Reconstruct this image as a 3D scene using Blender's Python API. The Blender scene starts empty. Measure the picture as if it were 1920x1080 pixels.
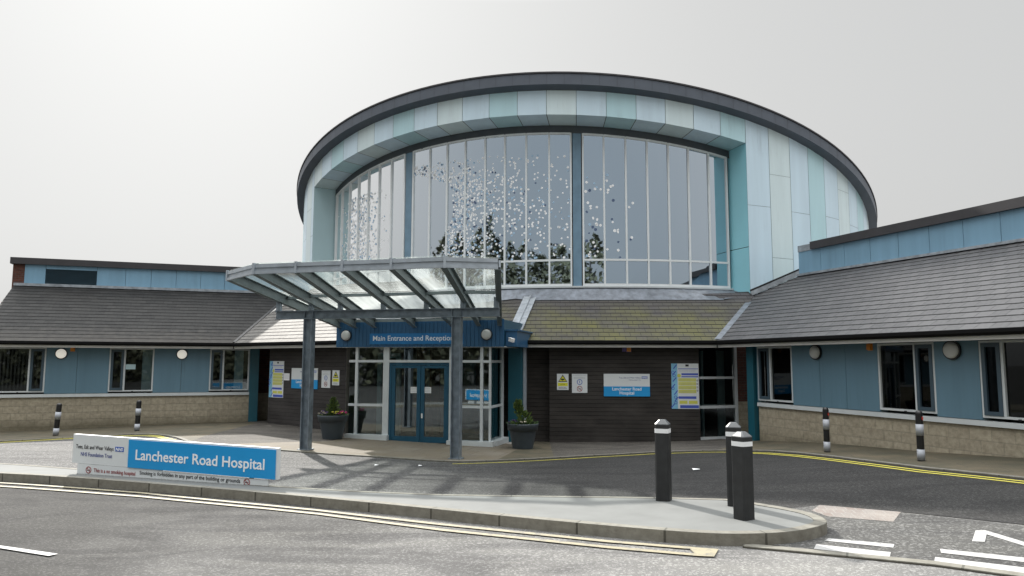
import bpy, bmesh, math, random
import numpy as np
from mathutils import Matrix, Vector
random.seed(7)
R = math.radians
scene = bpy.context.scene
col = scene.collection

# ------------------------------------------------------------------ camera, sky, sun, exposure
EYE = 2.1433
cam_d = bpy.data.cameras.new('camera'); cam = bpy.data.objects.new('camera', cam_d); col.objects.link(cam)
PITCH, ROLL = 0.10203, 0.00266
Fv = Vector((0, math.cos(PITCH), math.sin(PITCH))); Uv = Vector((0, -math.sin(PITCH), math.cos(PITCH))); Rv = Vector((1, 0, 0))
R2 = math.cos(ROLL) * Rv + math.sin(ROLL) * Uv; U2 = -math.sin(ROLL) * Rv + math.cos(ROLL) * Uv
cam.matrix_world = Matrix(((R2.x, U2.x, -Fv.x, 0), (R2.y, U2.y, -Fv.y, 0), (R2.z, U2.z, -Fv.z, EYE), (0, 0, 0, 1)))
cam_d.sensor_width = 36; cam_d.lens = 36 * 1354.13 / 1920; cam_d.clip_end = 2000; cam_d.clip_start = .1
scene.camera = cam

SUN_AZ, SUN_EL = -25.0, 35.0        # the sun stands behind the building, to the left
world = bpy.data.worlds.new('World'); scene.world = world; world.use_nodes = True
wn = world.node_tree; bg = wn.nodes['Background']
sky = wn.nodes.new('ShaderNodeTexSky'); sky.sky_type = 'NISHITA'; sky.sun_disc = False
sky.sun_elevation = R(SUN_EL); sky.sun_rotation = R(SUN_AZ); sky.air_density = 1.0; sky.dust_density = 7.0; sky.ozone_density = 1.0
hs = wn.nodes.new('ShaderNodeHueSaturation'); hs.inputs['Saturation'].default_value = .22
gm = wn.nodes.new('ShaderNodeGamma'); gm.inputs['Gamma'].default_value = .15      # thin bright haze evens the sky out
sc_ = wn.nodes.new('ShaderNodeMix'); sc_.data_type = 'RGBA'; sc_.blend_type = 'MULTIPLY'; sc_.inputs[0].default_value = 1; sc_.inputs[7].default_value = (1, 1, 1, 1)
wn.links.new(sky.outputs[0], hs.inputs['Color']); wn.links.new(hs.outputs[0], gm.inputs['Color']); wn.links.new(gm.outputs[0], sc_.inputs[6]); 
tcw = wn.nodes.new('ShaderNodeTexCoord'); sxw = wn.nodes.new('ShaderNodeSeparateXYZ'); mrw = wn.nodes.new('ShaderNodeMapRange')   # overcast gradient, pushed far up overhead as added fill for shaded walls
wn.links.new(tcw.outputs['Generated'], sxw.inputs[0]); wn.links.new(sxw.outputs[2], mrw.inputs[0])
mrw.inputs[1].default_value = .46; mrw.inputs[2].default_value = 1; mrw.inputs[3].default_value = 1; mrw.inputs[4].default_value = 7.0
ovh = wn.nodes.new('ShaderNodeMix'); ovh.data_type = 'RGBA'; ovh.blend_type = 'MULTIPLY'; ovh.inputs[0].default_value = 1
wn.links.new(sc_.outputs[2], ovh.inputs[6]); wn.links.new(mrw.outputs[0], ovh.inputs[7]); wn.links.new(ovh.outputs[2], bg.inputs['Color'])
SKY_T = (2.54, 2.56, 2.54, 1); sc_.inputs[7].default_value = SKY_T
bg.inputs['Strength'].default_value = .15
sun_d = bpy.data.lights.new('sun', 'SUN'); sun_d.energy = 5.0; sun_d.angle = R(1.2); sun_d.color = (1, .95, .88)
sun = bpy.data.objects.new('sun', sun_d); col.objects.link(sun); sun.location = (-20, 40, 40)
sdir = Vector((math.sin(R(SUN_AZ)) * math.cos(R(SUN_EL)), math.cos(R(SUN_AZ)) * math.cos(R(SUN_EL)), math.sin(R(SUN_EL))))
sun.rotation_euler = sdir.to_track_quat('Z', 'Y').to_euler()
vs = scene.view_settings; vs.view_transform = 'Standard'; vs.look = 'None'; vs.exposure = 0.45; vs.gamma = 1
scene.cycles.max_bounces = 8; scene.cycles.transparent_max_bounces = 16

# ------------------------------------------------------------------ materials
def newmat(name):
    m = bpy.data.materials.new(name); m.use_nodes = True
    nt = m.node_tree; b = nt.nodes['Principled BSDF']; return m, nt, b
def N(nt, t, **k):
    n = nt.nodes.new(t)
    for a, v in k.items():
        if a in n.inputs.keys(): n.inputs[a].default_value = v
        else: setattr(n, a, v)
    return n
def ramp(nt, fac, stops):
    r = N(nt, 'ShaderNodeValToRGB'); e = r.color_ramp.elements
    while len(e) < len(stops): e.new(.5)
    for el, (p, c) in zip(e, stops): el.position = p; el.color = (*c, 1) if len(c) == 3 else c
    nt.links.new(fac, r.inputs[0]); return r
def bump(nt, b, h, s=.3, d=.01):
    n = N(nt, 'ShaderNodeBump', Strength=s, Distance=d); nt.links.new(h, n.inputs['Height']); nt.links.new(n.outputs[0], b.inputs['Normal'])
def mix(nt, fac, a, c, bl='MIX'):
    n = N(nt, 'ShaderNodeMix', data_type='RGBA', blend_type=bl)
    for i, v in ((0, fac), (6, a), (7, c)):
        if hasattr(v, 'links'): nt.links.new(v, n.inputs[i])
        elif i == 0: n.inputs[0].default_value = v
        else: n.inputs[i].default_value = (*v, 1)
    return n.outputs[2]
def obj_co(nt): return N(nt, 'ShaderNodeTexCoord').outputs['Object']
def uv_co(nt): return N(nt, 'ShaderNodeTexCoord').outputs['UV']
def noise(nt, co, scale, detail=4, rough=.55, dist=0):
    n = N(nt, 'ShaderNodeTexNoise', Scale=scale, Detail=detail, Roughness=rough, Distortion=dist); nt.links.new(co, n.inputs['Vector']); return n.outputs['Fac']
def scaled(nt, co, s):
    m = N(nt, 'ShaderNodeMapping'); m.inputs['Scale'].default_value = s; nt.links.new(co, m.inputs[0]); return m.outputs[0]

def plain(name, c, rough=.5, metal=0, var=.12, nscale=3.0, spec=.5, streak=False):
    m, nt, b = newmat(name); co = obj_co(nt)
    if streak: co = scaled(nt, co, (4, 4, .35))
    f = noise(nt, co, nscale, 5)
    lo = tuple(x * (1 - var) for x in c); hi = tuple(min(1, x * (1 + var)) for x in c)
    r = ramp(nt, f, [(.3, lo), (.7, hi)]); out = r.outputs[0]
    if streak:      # rain streaks and patches of dirt
        g1 = noise(nt, scaled(nt, obj_co(nt), (6, 6, .5)), 1.3, 6, .7); g2 = noise(nt, obj_co(nt), .8, 4)
        mu = N(nt, 'ShaderNodeMath', operation='MULTIPLY'); nt.links.new(ramp(nt, g1, [(.5, (0, 0, 0)), (.75, (1, 1, 1))]).outputs[0], mu.inputs[0]); nt.links.new(ramp(nt, g2, [(.45, (0, 0, 0)), (.68, (.55, .55, .55))]).outputs[0], mu.inputs[1])
        out = mix(nt, mu.outputs[0], out, tuple(x * .55 for x in c))
    nt.links.new(out, b.inputs['Base Color'])
    b.inputs['Roughness'].default_value = rough; b.inputs['Metallic'].default_value = metal; b.inputs['Specular IOR Level'].default_value = spec
    return m
def asphalt(name, dark, light, chip, chipscale=140, worn=.5, rough=.85, grad=None, spec=.3):
    m, nt, b = newmat(name); co = obj_co(nt)
    f4 = noise(nt, scaled(nt, co, (.5, 1.6, 1)), .8, 3, .5, 1.5); f1 = noise(nt, co, chipscale, 3, .7); f2 = noise(nt, co, .55, 5, .6); f3 = noise(nt, scaled(nt, co, (.25, 1.4, 1)), 1.1, 5, .6, .6)
    base = ramp(nt, f2, [(.3, dark), (.72, light)]).outputs[0]
    base = mix(nt, ramp(nt, f3, [(.42, (0, 0, 0)), (.68, (worn, worn, worn))]).outputs[0], base, light)
    v = N(nt, 'ShaderNodeTexVoronoi', Scale=chipscale * .42); nt.links.new(co, v.inputs['Vector'])
    sp = N(nt, 'ShaderNodeSeparateColor'); nt.links.new(v.outputs['Color'], sp.inputs[0])
    cfac = ramp(nt, sp.outputs[0], [(.72, (0, 0, 0)), (.86, (.85, .85, .85))]).outputs[0]
    c = mix(nt, cfac, base, chip)
    g = ramp(nt, f1, [(.35, (.55, .55, .55)), (.62, (1, 1, 1))]).outputs[0]
    c = mix(nt, 1.0, c, g, 'MULTIPLY')
    c = mix(nt, 1.0, c, ramp(nt, f4, [(.38, (.72, .72, .73)), (.5, (1, 1, 1)), (.62, (1.12, 1.12, 1.1))]).outputs[0], 'MULTIPLY')
    if grad:      # tone graded along X, its edge broken up by noise
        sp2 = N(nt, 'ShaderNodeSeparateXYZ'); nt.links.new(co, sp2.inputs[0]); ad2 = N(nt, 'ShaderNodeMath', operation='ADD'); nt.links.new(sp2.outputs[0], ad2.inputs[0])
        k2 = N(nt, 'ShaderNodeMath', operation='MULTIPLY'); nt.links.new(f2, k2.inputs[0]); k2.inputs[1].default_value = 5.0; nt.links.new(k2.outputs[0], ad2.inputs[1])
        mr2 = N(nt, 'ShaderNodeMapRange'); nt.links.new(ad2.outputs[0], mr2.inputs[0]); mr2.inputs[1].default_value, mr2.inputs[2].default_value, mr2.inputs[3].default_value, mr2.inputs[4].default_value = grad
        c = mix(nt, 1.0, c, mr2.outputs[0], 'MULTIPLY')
    nt.links.new(c, b.inputs['Base Color']); b.inputs['Roughness'].default_value = rough
    bump(nt, b, f1, .55, .012); b.inputs['Specular IOR Level'].default_value = spec
    return m
def slate(name, c1, c2, moss=0.0, rough=.55, w=.31, h=.2529, spec=.45, pale=None, ms=.008):
    m, nt, b = newmat(name); uv = uv_co(nt)
    br = N(nt, 'ShaderNodeTexBrick', offset=.5, Scale=1.0); br.inputs['Mortar Size'].default_value = ms; br.inputs['Brick Width'].default_value = w; br.inputs['Row Height'].default_value = h
    br.inputs['Color1'].default_value = (*c1, 1); br.inputs['Color2'].default_value = (*c2, 1); br.inputs['Mortar'].default_value = (.010, .010, .011, 1)
    br.inputs['Mortar Smooth'].default_value = .1; nt.links.new(uv, br.inputs['Vector'])
    f = noise(nt, uv, .8, 6, .62); g = noise(nt, uv, 14, 4)
    c = mix(nt, ramp(nt, g, [(.35, (0, 0, 0)), (.75, (.5, .5, .5))]).outputs[0], br.outputs[0], tuple(x * 1.6 for x in c2))
    if moss:
        sep = N(nt, 'ShaderNodeSeparateXYZ'); nt.links.new(uv, sep.inputs[0])
        mr = N(nt, 'ShaderNodeMapRange'); nt.links.new(sep.outputs[1], mr.inputs[0])
        mr.inputs[1].default_value = 2.9; mr.inputs[2].default_value = 1.2; mr.inputs[3].default_value = 0; mr.inputs[4].default_value = 1
        mm = N(nt, 'ShaderNodeMath', operation='MULTIPLY'); nt.links.new(ramp(nt, f, [(.34, (0, 0, 0)), (.70, (1, 1, 1))]).outputs[0], mm.inputs[0]); nt.links.new(mr.outputs[0], mm.inputs[1])
        g2 = N(nt, 'ShaderNodeMath', operation='MULTIPLY'); nt.links.new(mm.outputs[0], g2.inputs[0]); g2.inputs[1].default_value = moss
        c = mix(nt, g2.outputs[0], c, (.135, .132, .024))
        jm = mix(nt, br.outputs['Fac'], c, (.015, .015, .014)); c = jm
    if pale:     # lichen along the lowest courses
        sp = N(nt, 'ShaderNodeSeparateXYZ'); nt.links.new(uv, sp.inputs[0]); mp_ = N(nt, 'ShaderNodeMapRange'); nt.links.new(sp.outputs[1], mp_.inputs[0])
        mp_.inputs[1].default_value = 1.5; mp_.inputs[2].default_value = 0.0; mp_.inputs[3].default_value = -.25; mp_.inputs[4].default_value = .75
        ad_ = N(nt, 'ShaderNodeMath', operation='ADD', use_clamp=True); nt.links.new(mp_.outputs[0], ad_.inputs[0]); sb_ = N(nt, 'ShaderNodeMath', operation='MULTIPLY_ADD'); nt.links.new(noise(nt, uv, 5, 5), sb_.inputs[0]); sb_.inputs[1].default_value = 1.6; sb_.inputs[2].default_value = -.8; nt.links.new(sb_.outputs[0], ad_.inputs[1])
        c = mix(nt, ad_.outputs[0], c, pale)
    nt.links.new(c, b.inputs['Base Color']); b.inputs['Roughness'].default_value = rough; b.inputs['Specular IOR Level'].default_value = spec
    inv = N(nt, 'ShaderNodeMath', operation='SUBTRACT'); inv.inputs[0].default_value = 1; nt.links.new(br.outputs['Fac'], inv.inputs[1])
    ad = N(nt, 'ShaderNodeMath', operation='ADD'); nt.links.new(inv.outputs[0], ad.inputs[0])
    sc = N(nt, 'ShaderNodeMath', operation='MULTIPLY'); nt.links.new(g, sc.inputs[0]); sc.inputs[1].default_value = .6; nt.links.new(sc.outputs[0], ad.inputs[1])
    bump(nt, b, ad.outputs[0], .3, .008); return m
def bricks(name, c1, c2, mort, w, h, ms, rough=.85, dirt=None, rock=.5, bd=.02, off=.5):
    m, nt, b = newmat(name); uv = uv_co(nt)
    br = N(nt, 'ShaderNodeTexBrick', offset=off, Scale=1.0); br.inputs['Mortar Size'].default_value = ms; br.inputs['Brick Width'].default_value = w; br.inputs['Row Height'].default_value = h
    br.inputs['Color1'].default_value = (*c1, 1); br.inputs['Color2'].default_value = (*c2, 1); br.inputs['Mortar'].default_value = (*mort, 1); nt.links.new(uv, br.inputs['Vector'])
    g = noise(nt, uv, 9, 6, .65); f = noise(nt, uv, 1.3, 4)
    c = mix(nt, 1.0, br.outputs[0], ramp(nt, g, [(.25, (.62, .6, .58)), (.7, (1.1, 1.1, 1.1))]).outputs[0], 'MULTIPLY')
    if dirt:
        sep = N(nt, 'ShaderNodeSeparateXYZ'); nt.links.new(uv, sep.inputs[0])
        ad = N(nt, 'ShaderNodeMath', operation='ADD'); nt.links.new(sep.outputs[1], ad.inputs[0])
        k = N(nt, 'ShaderNodeMath', operation='MULTIPLY'); nt.links.new(f, k.inputs[0]); k.inputs[1].default_value = .5; nt.links.new(k.outputs[0], ad.inputs[1])
        c = mix(nt, ramp(nt, ad.outputs[0], [(.22, (.7, .7, .7)), (.62, (0, 0, 0))]).outputs[0], c, dirt)
    nt.links.new(c, b.inputs['Base Color']); b.inputs['Roughness'].default_value = rough
    inv = N(nt, 'ShaderNodeMath', operation='SUBTRACT'); inv.inputs[0].default_value = 1; nt.links.new(br.outputs['Fac'], inv.inputs[1])
    ad = N(nt, 'ShaderNodeMath', operation='ADD'); nt.links.new(inv.outputs[0], ad.inputs[0])
    sc = N(nt, 'ShaderNodeMath', operation='MULTIPLY'); nt.links.new(g, sc.inputs[0]); sc.inputs[1].default_value = rock; nt.links.new(sc.outputs[0], ad.inputs[1])
    bump(nt, b, ad.outputs[0], .7, bd); b.inputs['Specular IOR Level'].default_value = .3; return m
def timber(name, c1, c2):
    m, nt, b = newmat(name); uv = uv_co(nt)
    br = N(nt, 'ShaderNodeTexBrick', offset=.37, Scale=1.0); br.inputs['Mortar Size'].default_value = .006; br.inputs['Brick Width'].default_value = 9.0; br.inputs['Row Height'].default_value = .117
    br.inputs['Color1'].default_value = (*c1, 1); br.inputs['Color2'].default_value = (*c2, 1); br.inputs['Mortar'].default_value = (.004, .0035, .003, 1); nt.links.new(uv, br.inputs['Vector'])
    g = noise(nt, scaled(nt, uv, (.6, 14, 1)), 4, 6, .7); f = noise(nt, scaled(nt, uv, (1, 2.2, 1)), .9, 4)
    c = mix(nt, 1.0, br.outputs[0], ramp(nt, g, [(.25, (.55, .55, .55)), (.75, (1.25, 1.22, 1.2))]).outputs[0], 'MULTIPLY')
    c = mix(nt, ramp(nt, f, [(.4, (0, 0, 0)), (.75, (.6, .6, .6))]).outputs[0], c, tuple(x * 1.7 for x in c2))
    nt.links.new(c, b.inputs['Base Color']); b.inputs['Roughness'].default_value = .75
    inv = N(nt, 'ShaderNodeMath', operation='SUBTRACT'); inv.inputs[0].default_value = 1; nt.links.new(br.outputs['Fac'], inv.inputs[1]); bump(nt, b, inv.outputs[0], .8, .012)
    b.inputs['Specular IOR Level'].default_value = .25; return m
def glassmat(name, tint, refl, fac, rough=.02, wav=0):
    m = bpy.data.materials.new(name); m.use_nodes = True; nt = m.node_tree; nt.nodes.clear()
    o = N(nt, 'ShaderNodeOutputMaterial'); t = N(nt, 'ShaderNodeBsdfTransparent'); t.inputs[0].default_value = (*tint, 1)
    g = N(nt, 'ShaderNodeBsdfGlossy', Roughness=rough); g.inputs[0].default_value = (*refl, 1)
    lw = N(nt, 'ShaderNodeFresnel', IOR=1.5); mr = N(nt, 'ShaderNodeMapRange'); nt.links.new(lw.outputs[0], mr.inputs[0])
    mr.inputs[1].default_value = .04; mr.inputs[2].default_value = 1; mr.inputs[3].default_value = fac; mr.inputs[4].default_value = 1
    mx = N(nt, 'ShaderNodeMixShader'); nt.links.new(mr.outputs[0], mx.inputs[0]); nt.links.new(t.outputs[0], mx.inputs[1]); nt.links.new(g.outputs[0], mx.inputs[2]); nt.links.new(mx.outputs[0], o.inputs[0])
    if wav:
        f = noise(nt, obj_co(nt), .6, 2); bn = N(nt, 'ShaderNodeBump', Strength=wav, Distance=.02); nt.links.new(f, bn.inputs['Height']); nt.links.new(bn.outputs[0], g.inputs['Normal'])
    return m
def worn_paint(name, paint, under, thr=.42, scale=9):
    m, nt, b = newmat(name); co = obj_co(nt)
    f = noise(nt, co, scale, 8, .75); g = noise(nt, co, 70, 3, .7)
    a = N(nt, 'ShaderNodeMath', operation='ADD'); nt.links.new(f, a.inputs[0]); k = N(nt, 'ShaderNodeMath', operation='MULTIPLY'); nt.links.new(g, k.inputs[0]); k.inputs[1].default_value = .35; nt.links.new(k.outputs[0], a.inputs[1])
    c = mix(nt, ramp(nt, a.outputs[0], [(thr, (0, 0, 0)), (thr + .16, (1, 1, 1))]).outputs[0], under, paint)
    nt.links.new(c, b.inputs['Base Color']); b.inputs['Roughness'].default_value = .7; bump(nt, b, g, .4, .006); return m
def emis(name, c, s):
    m, nt, b = newmat(name); b.inputs['Base Color'].default_value = (*c, 1); b.inputs['Emission Color'].default_value = (*c, 1); b.inputs['Emission Strength'].default_value = s; b.inputs['Roughness'].default_value = .35; return m
def paving(name, c1, c2, w, h, stain, mort=(.05, .045, .035), thr=(.35, .7)):
    m, nt, b = newmat(name); co = obj_co(nt)
    mp = N(nt, 'ShaderNodeMapping'); mp.inputs['Rotation'].default_value = (0, 0, .24); nt.links.new(co, mp.inputs[0])
    br = N(nt, 'ShaderNodeTexBrick', offset=.5, Scale=1.0); br.inputs['Mortar Size'].default_value = .008; br.inputs['Brick Width'].default_value = w; br.inputs['Row Height'].default_value = h
    br.inputs['Color1'].default_value = (*c1, 1); br.inputs['Color2'].default_value = (*c2, 1); br.inputs['Mortar'].default_value = (*mort, 1); nt.links.new(mp.outputs[0], br.inputs['Vector'])
    f = noise(nt, co, 1.3, 6, .65); g = noise(nt, co, 60, 3, .7)
    c = mix(nt, ramp(nt, f, [(thr[0], (0, 0, 0)), (thr[1], (.9, .9, .9))]).outputs[0], br.outputs[0], stain)
    c = mix(nt, 1.0, c, ramp(nt, g, [(.3, (.72, .72, .72)), (.65, (1.1, 1.1, 1.1))]).outputs[0], 'MULTIPLY')
    nt.links.new(c, b.inputs['Base Color']); b.inputs['Roughness'].default_value = .85; bump(nt, b, g, .35, .008); return m

M = {}
M['road'] = asphalt('road asphalt', (.145, .143, .139), (.215, .213, .208), (.32, .317, .31), 130, .35, grad=(-2.2, 3.4, .26, 1.0), spec=.12)  # left side darkened in the colour to stand for shade
M['mouth'] = asphalt('coarse dark asphalt', (.06, .06, .059), (.09, .089, .086), (.19, .19, .185), 105, .3)
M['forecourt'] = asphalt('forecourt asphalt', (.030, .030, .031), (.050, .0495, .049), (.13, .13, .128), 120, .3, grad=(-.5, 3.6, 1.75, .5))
M['island'] = plain('island concrete', (.125, .131, .128), .85, 0, .10, 2.5)
M['kerb'] = bricks('kerb concrete', (.235, .225, .19), (.20, .19, .16), (.09, .085, .07), .915, 2.0, .012, rock=.8, bd=.012, off=0)
M['kerb_top'] = bricks('kerb edge concrete', (.20, .195, .17), (.175, .17, .148), (.10, .1, .085), .915, 2.0, .010, rock=.6, bd=.008, off=0)
M['flag'] = paving('entrance flags', (.175, .155, .125), (.14, .12, .094), .75, .9, (.14, .115, .075))
M['ochre'] = paving('ochre pavers', (.125, .10, .062), (.095, .078, .050), .9, .6, (.050, .048, .030), thr=(.30, .62))
M['brownpave'] = asphalt('brown tarmac', (.062, .056, .05), (.092, .085, .076), (.15, .138, .12), 110, .4)
M['brickpave'] = paving('red block paving', (.15, .12, .105), (.165, .15, .14), .11, .22, (.24, .22, .2), (.2, .19, .18))
M['yellow'] = worn_paint('yellow road paint', (.50, .45, .06), (.16, .145, .07), .40)
M['yellowpale'] = worn_paint('faded yellow road paint', (.26, .232, .155), (.13, .125, .11), .52)
M['white'] = worn_paint('white road paint', (.34, .34, .335), (.11, .11, .11), .44)
M['slate_r'] = slate('grey slate', (.044, .044, .047), (.078, .077, .080), 0, .5, ms=.014)
M['slate_l'] = slate('brown grey slate', (.011, .0115, .012), (.026, .026, .0255), 0, .65, w=.30, spec=.2, pale=(.06, .056, .051))
M['slate_m'] = slate('mossy slate', (.036, .033, .036), (.060, .056, .060), .9, .65)
M['slate_w'] = slate('glare lightened slate', (.10, .096, .09), (.15, .145, .138), 0, .7, spec=.14)  # sun glare on the left front roof put into a lighter base colour
M['lead'] = plain('lead flashing', (.17, .19, .22), .45, .3, .35, 5)
M['leadlight'] = plain('pale lead', (.30, .33, .36), .5, .2, .3, 6)
M['block'] = bricks('sandstone blocks', (.385, .345, .262), (.345, .308, .235), (.31, .28, .215), .45, .225, .011, dirt=(.085, .075, .045), rock=.9, bd=.02)
M['brick'] = bricks('red brick', (.13, .048, .034), (.085, .035, .028), (.09, .075, .065), .225, .075, .008)
M['timber'] = timber('dark timber boards', (.030, .028, .026), (.040, .036, .033))
M['timber_l'] = timber('weathered timber boards', (.034, .032, .032), (.044, .041, .040))
M['bluepanel'] = plain('blue cladding', (.108, .20, .265), .45, 0, .09, .7, streak=True)
M['bluepale'] = plain('upper blue cladding', (.19, .345, .47), .45, 0, .09, .7, streak=True)
M['teal'] = plain('teal paint', (.008, .085, .12), .4, 0, .08)
M['louvre'] = plain('dark blue louvre', (.03, .065, .09), .45, 0, .06)
M['navy'] = plain('blue boards', (.024, .09, .185), .38, 0, .06)
M['navydoor'] = plain('blue door frame', (.012, .075, .13), .35, 0, .06)
M['whiteframe'] = plain('white aluminium', (.55, .585, .60), .35, 0, .05)
M['rotundaframe'] = plain('pale aluminium', (.74, .77, .78), .4, 0, .03)
M['whitestrip'] = plain('white soffit edge', (.60, .60, .58), .5, 0, .08)
M['casement'] = plain('grey casement frame', (.045, .075, .10), .4, 0, .06)
M['black'] = plain('black plastic', (.008, .008, .009), .38, 0, .2)
M['gutter'] = plain('black gutter', (.006, .006, .0065), .7, 0, .15, spec=.15)
M['bollard'] = plain('black bollard plastic', (.014, .015, .016), .55, 0, .35, 9)
M['fascia'] = plain('grey roof edge', (.085, .10, .125), .5, .1, .1, 2)
M['coping'] = plain('dark brown coping', (.040, .038, .042), .5, 0, .1)
M['pA'] = plain('aqua panel', (.47, .68, .735), .4, .05, .05, .6, streak=True)
M['pB'] = plain('pale blue panel', (.59, .735, .83), .38, .05, .06, .6, streak=True)
M['pC'] = plain('pale green beige panel', (.635, .75, .775), .4, .05, .06, .6, streak=True)
M['joint'] = plain('panel joint', (.25, .33, .35), .7)
M['jamb_l'] = plain('jamb pale teal', (.44, .60, .64), .42, .05, .05, .6)
M['jamb_r'] = plain('jamb teal', (.32, .68, .78), .42, .05, .05, .6)
M['headstrip'] = plain('dark window head', (.06, .07, .08), .5)
M['pier'] = plain('blue pier', (.15, .25, .34), .4)
M['steel'] = plain('galvanised steel', (.20, .235, .27), .45, .4, .3, 6)
M['steelpaint'] = plain('painted steel', (.15, .18, .185), .5, .2, .15, 4)
M['edge'] = plain('aluminium trim', (.36, .40, .44), .4, .3, .15, 5)
def rotunda_glass():
    m = bpy.data.materials.new('rotunda glass'); m.use_nodes = True; nt = m.node_tree; nt.nodes.clear()
    o = N(nt, 'ShaderNodeOutputMaterial'); t = N(nt, 'ShaderNodeBsdfTransparent'); t.inputs[0].default_value = (.30, .36, .38, 1)
    lw = N(nt, 'ShaderNodeLayerWeight', Blend=.5); mr = N(nt, 'ShaderNodeMapRange'); nt.links.new(lw.outputs['Facing'], mr.inputs[0])
    mr.inputs[1].default_value = .06; mr.inputs[2].default_value = .45; mr.inputs[3].default_value = .60; mr.inputs[4].default_value = 1.0
    r = ramp(nt, lw.outputs['Facing'], [(.05, (.60, .73, .86)), (.40, (.97, .98, .99))])
    g = N(nt, 'ShaderNodeBsdfGlossy', Roughness=.015); nt.links.new(r.outputs[0], g.inputs[0])
    f = noise(nt, obj_co(nt), .7, 2); bn = N(nt, 'ShaderNodeBump', Strength=.05, Distance=.02); nt.links.new(f, bn.inputs['Height']); nt.links.new(bn.outputs[0], g.inputs['Normal'])
    mx = N(nt, 'ShaderNodeMixShader'); nt.links.new(mr.outputs[0], mx.inputs[0]); nt.links.new(t.outputs[0], mx.inputs[1]); nt.links.new(g.outputs[0], mx.inputs[2]); nt.links.new(mx.outputs[0], o.inputs[0]); return m
M['glass_r'] = rotunda_glass()
M['glass_w'] = glassmat('wing window glass', (.55, .6, .6), (.80, .87, .9), .09, .02, .03)
M['glass_d'] = glassmat('dark window glass', (.14, .15, .15), (.85, .9, .92), .035, .02, .03)
M['glass_e'] = glassmat('entrance glass', (.45, .55, .55), (.82, .92, .95), .22, .02, .02)
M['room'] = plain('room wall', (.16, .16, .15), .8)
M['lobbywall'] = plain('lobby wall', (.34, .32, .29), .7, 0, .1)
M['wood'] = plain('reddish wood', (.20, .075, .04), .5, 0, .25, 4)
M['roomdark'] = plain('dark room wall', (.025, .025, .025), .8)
M['white_sign'] = plain('white sign board', (.62, .65, .66), .4, 0, .03)
M['blue_sign'] = plain('bright blue sign', (.012, .27, .60), .4, 0, .03)
M['navy_text'] = plain('dark blue lettering', (.03, .05, .22), .5)
M['black_text'] = plain('black lettering', (.02, .02, .025), .5)
M['red_text'] = plain('dark red lettering', (.26, .03, .03), .5)
M['white_text'] = plain('white lettering', (.80, .82, .84), .45, 0, .02)
M['nhs_blue'] = plain('logo blue', (.03, .10, .40), .45)
M['sign_yellow'] = plain('yellow sign', (.62, .60, .03), .5, 0, .06)
M['poster_yellow'] = plain('poster yellow', (.55, .55, .10), .5, 0, .1)
M['poster_blue'] = plain('poster blue', (.05, .09, .42), .5)
M['poster_cyan'] = plain('poster pale blue', (.20, .45, .62), .5)
M['orange'] = plain('orange plastic', (.62, .22, .02), .4)
M['purple'] = plain('purple plastic', (.09, .06, .22), .4)
M['lamp_r'] = plain('frosted glass', (.55, .56, .55), .3, 0, .02)
M['lamp_l'] = emis('lit frosted glass', (.80, .76, .68), .38)
M['greyband'] = plain('grey reflective band', (.36, .38, .42), .4, 0, .06)
M['whiteband'] = plain('white reflective band', (.72, .73, .74), .4, 0, .03)
M['cap_lit'] = plain('lit bollard cap', (.075, .08, .085), .35, 0, .15)  # light on the bollard tops put into a greyer colour than the post
M['red'] = plain('red reflector', (.5, .035, .02), .35)
M['pot'] = plain('grey plastic pot', (.045, .058, .07), .45, 0, .08)
M['leaf'] = plain('conifer leaf', (.075, .12, .022), .7, 0, .5, 20)
M['leafd'] = plain('dark leaf', (.03, .06, .02), .7, 0, .4, 20)
M['pink'] = plain('pink petal', (.55, .06, .22), .6)
M['pale'] = plain('pale petal', (.55, .5, .42), .6)
M['violet'] = plain('violet petal', (.09, .05, .16), .6)
M['yel'] = plain('yellow petal', (.55, .5, .06), .6)
M['soil'] = plain('soil', (.03, .022, .016), .9)
M['dotw'] = plain('white dot', (.93, .94, .95), .5, 0, .02)
M['dotb'] = plain('blue dot', (.36, .52, .68), .5, 0, .02)
M['dotn'] = plain('navy dot', (.08, .12, .22), .5, 0, .02)
M['treeleaf'] = plain('tree foliage', (.085, .09, .055), .8, 0, .5, 3)
M['paper'] = plain('paper', (.75, .76, .77), .6, 0, .03)
M['grass'] = plain('grass', (.06, .09, .03), .9, 0, .4, 3)
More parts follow.
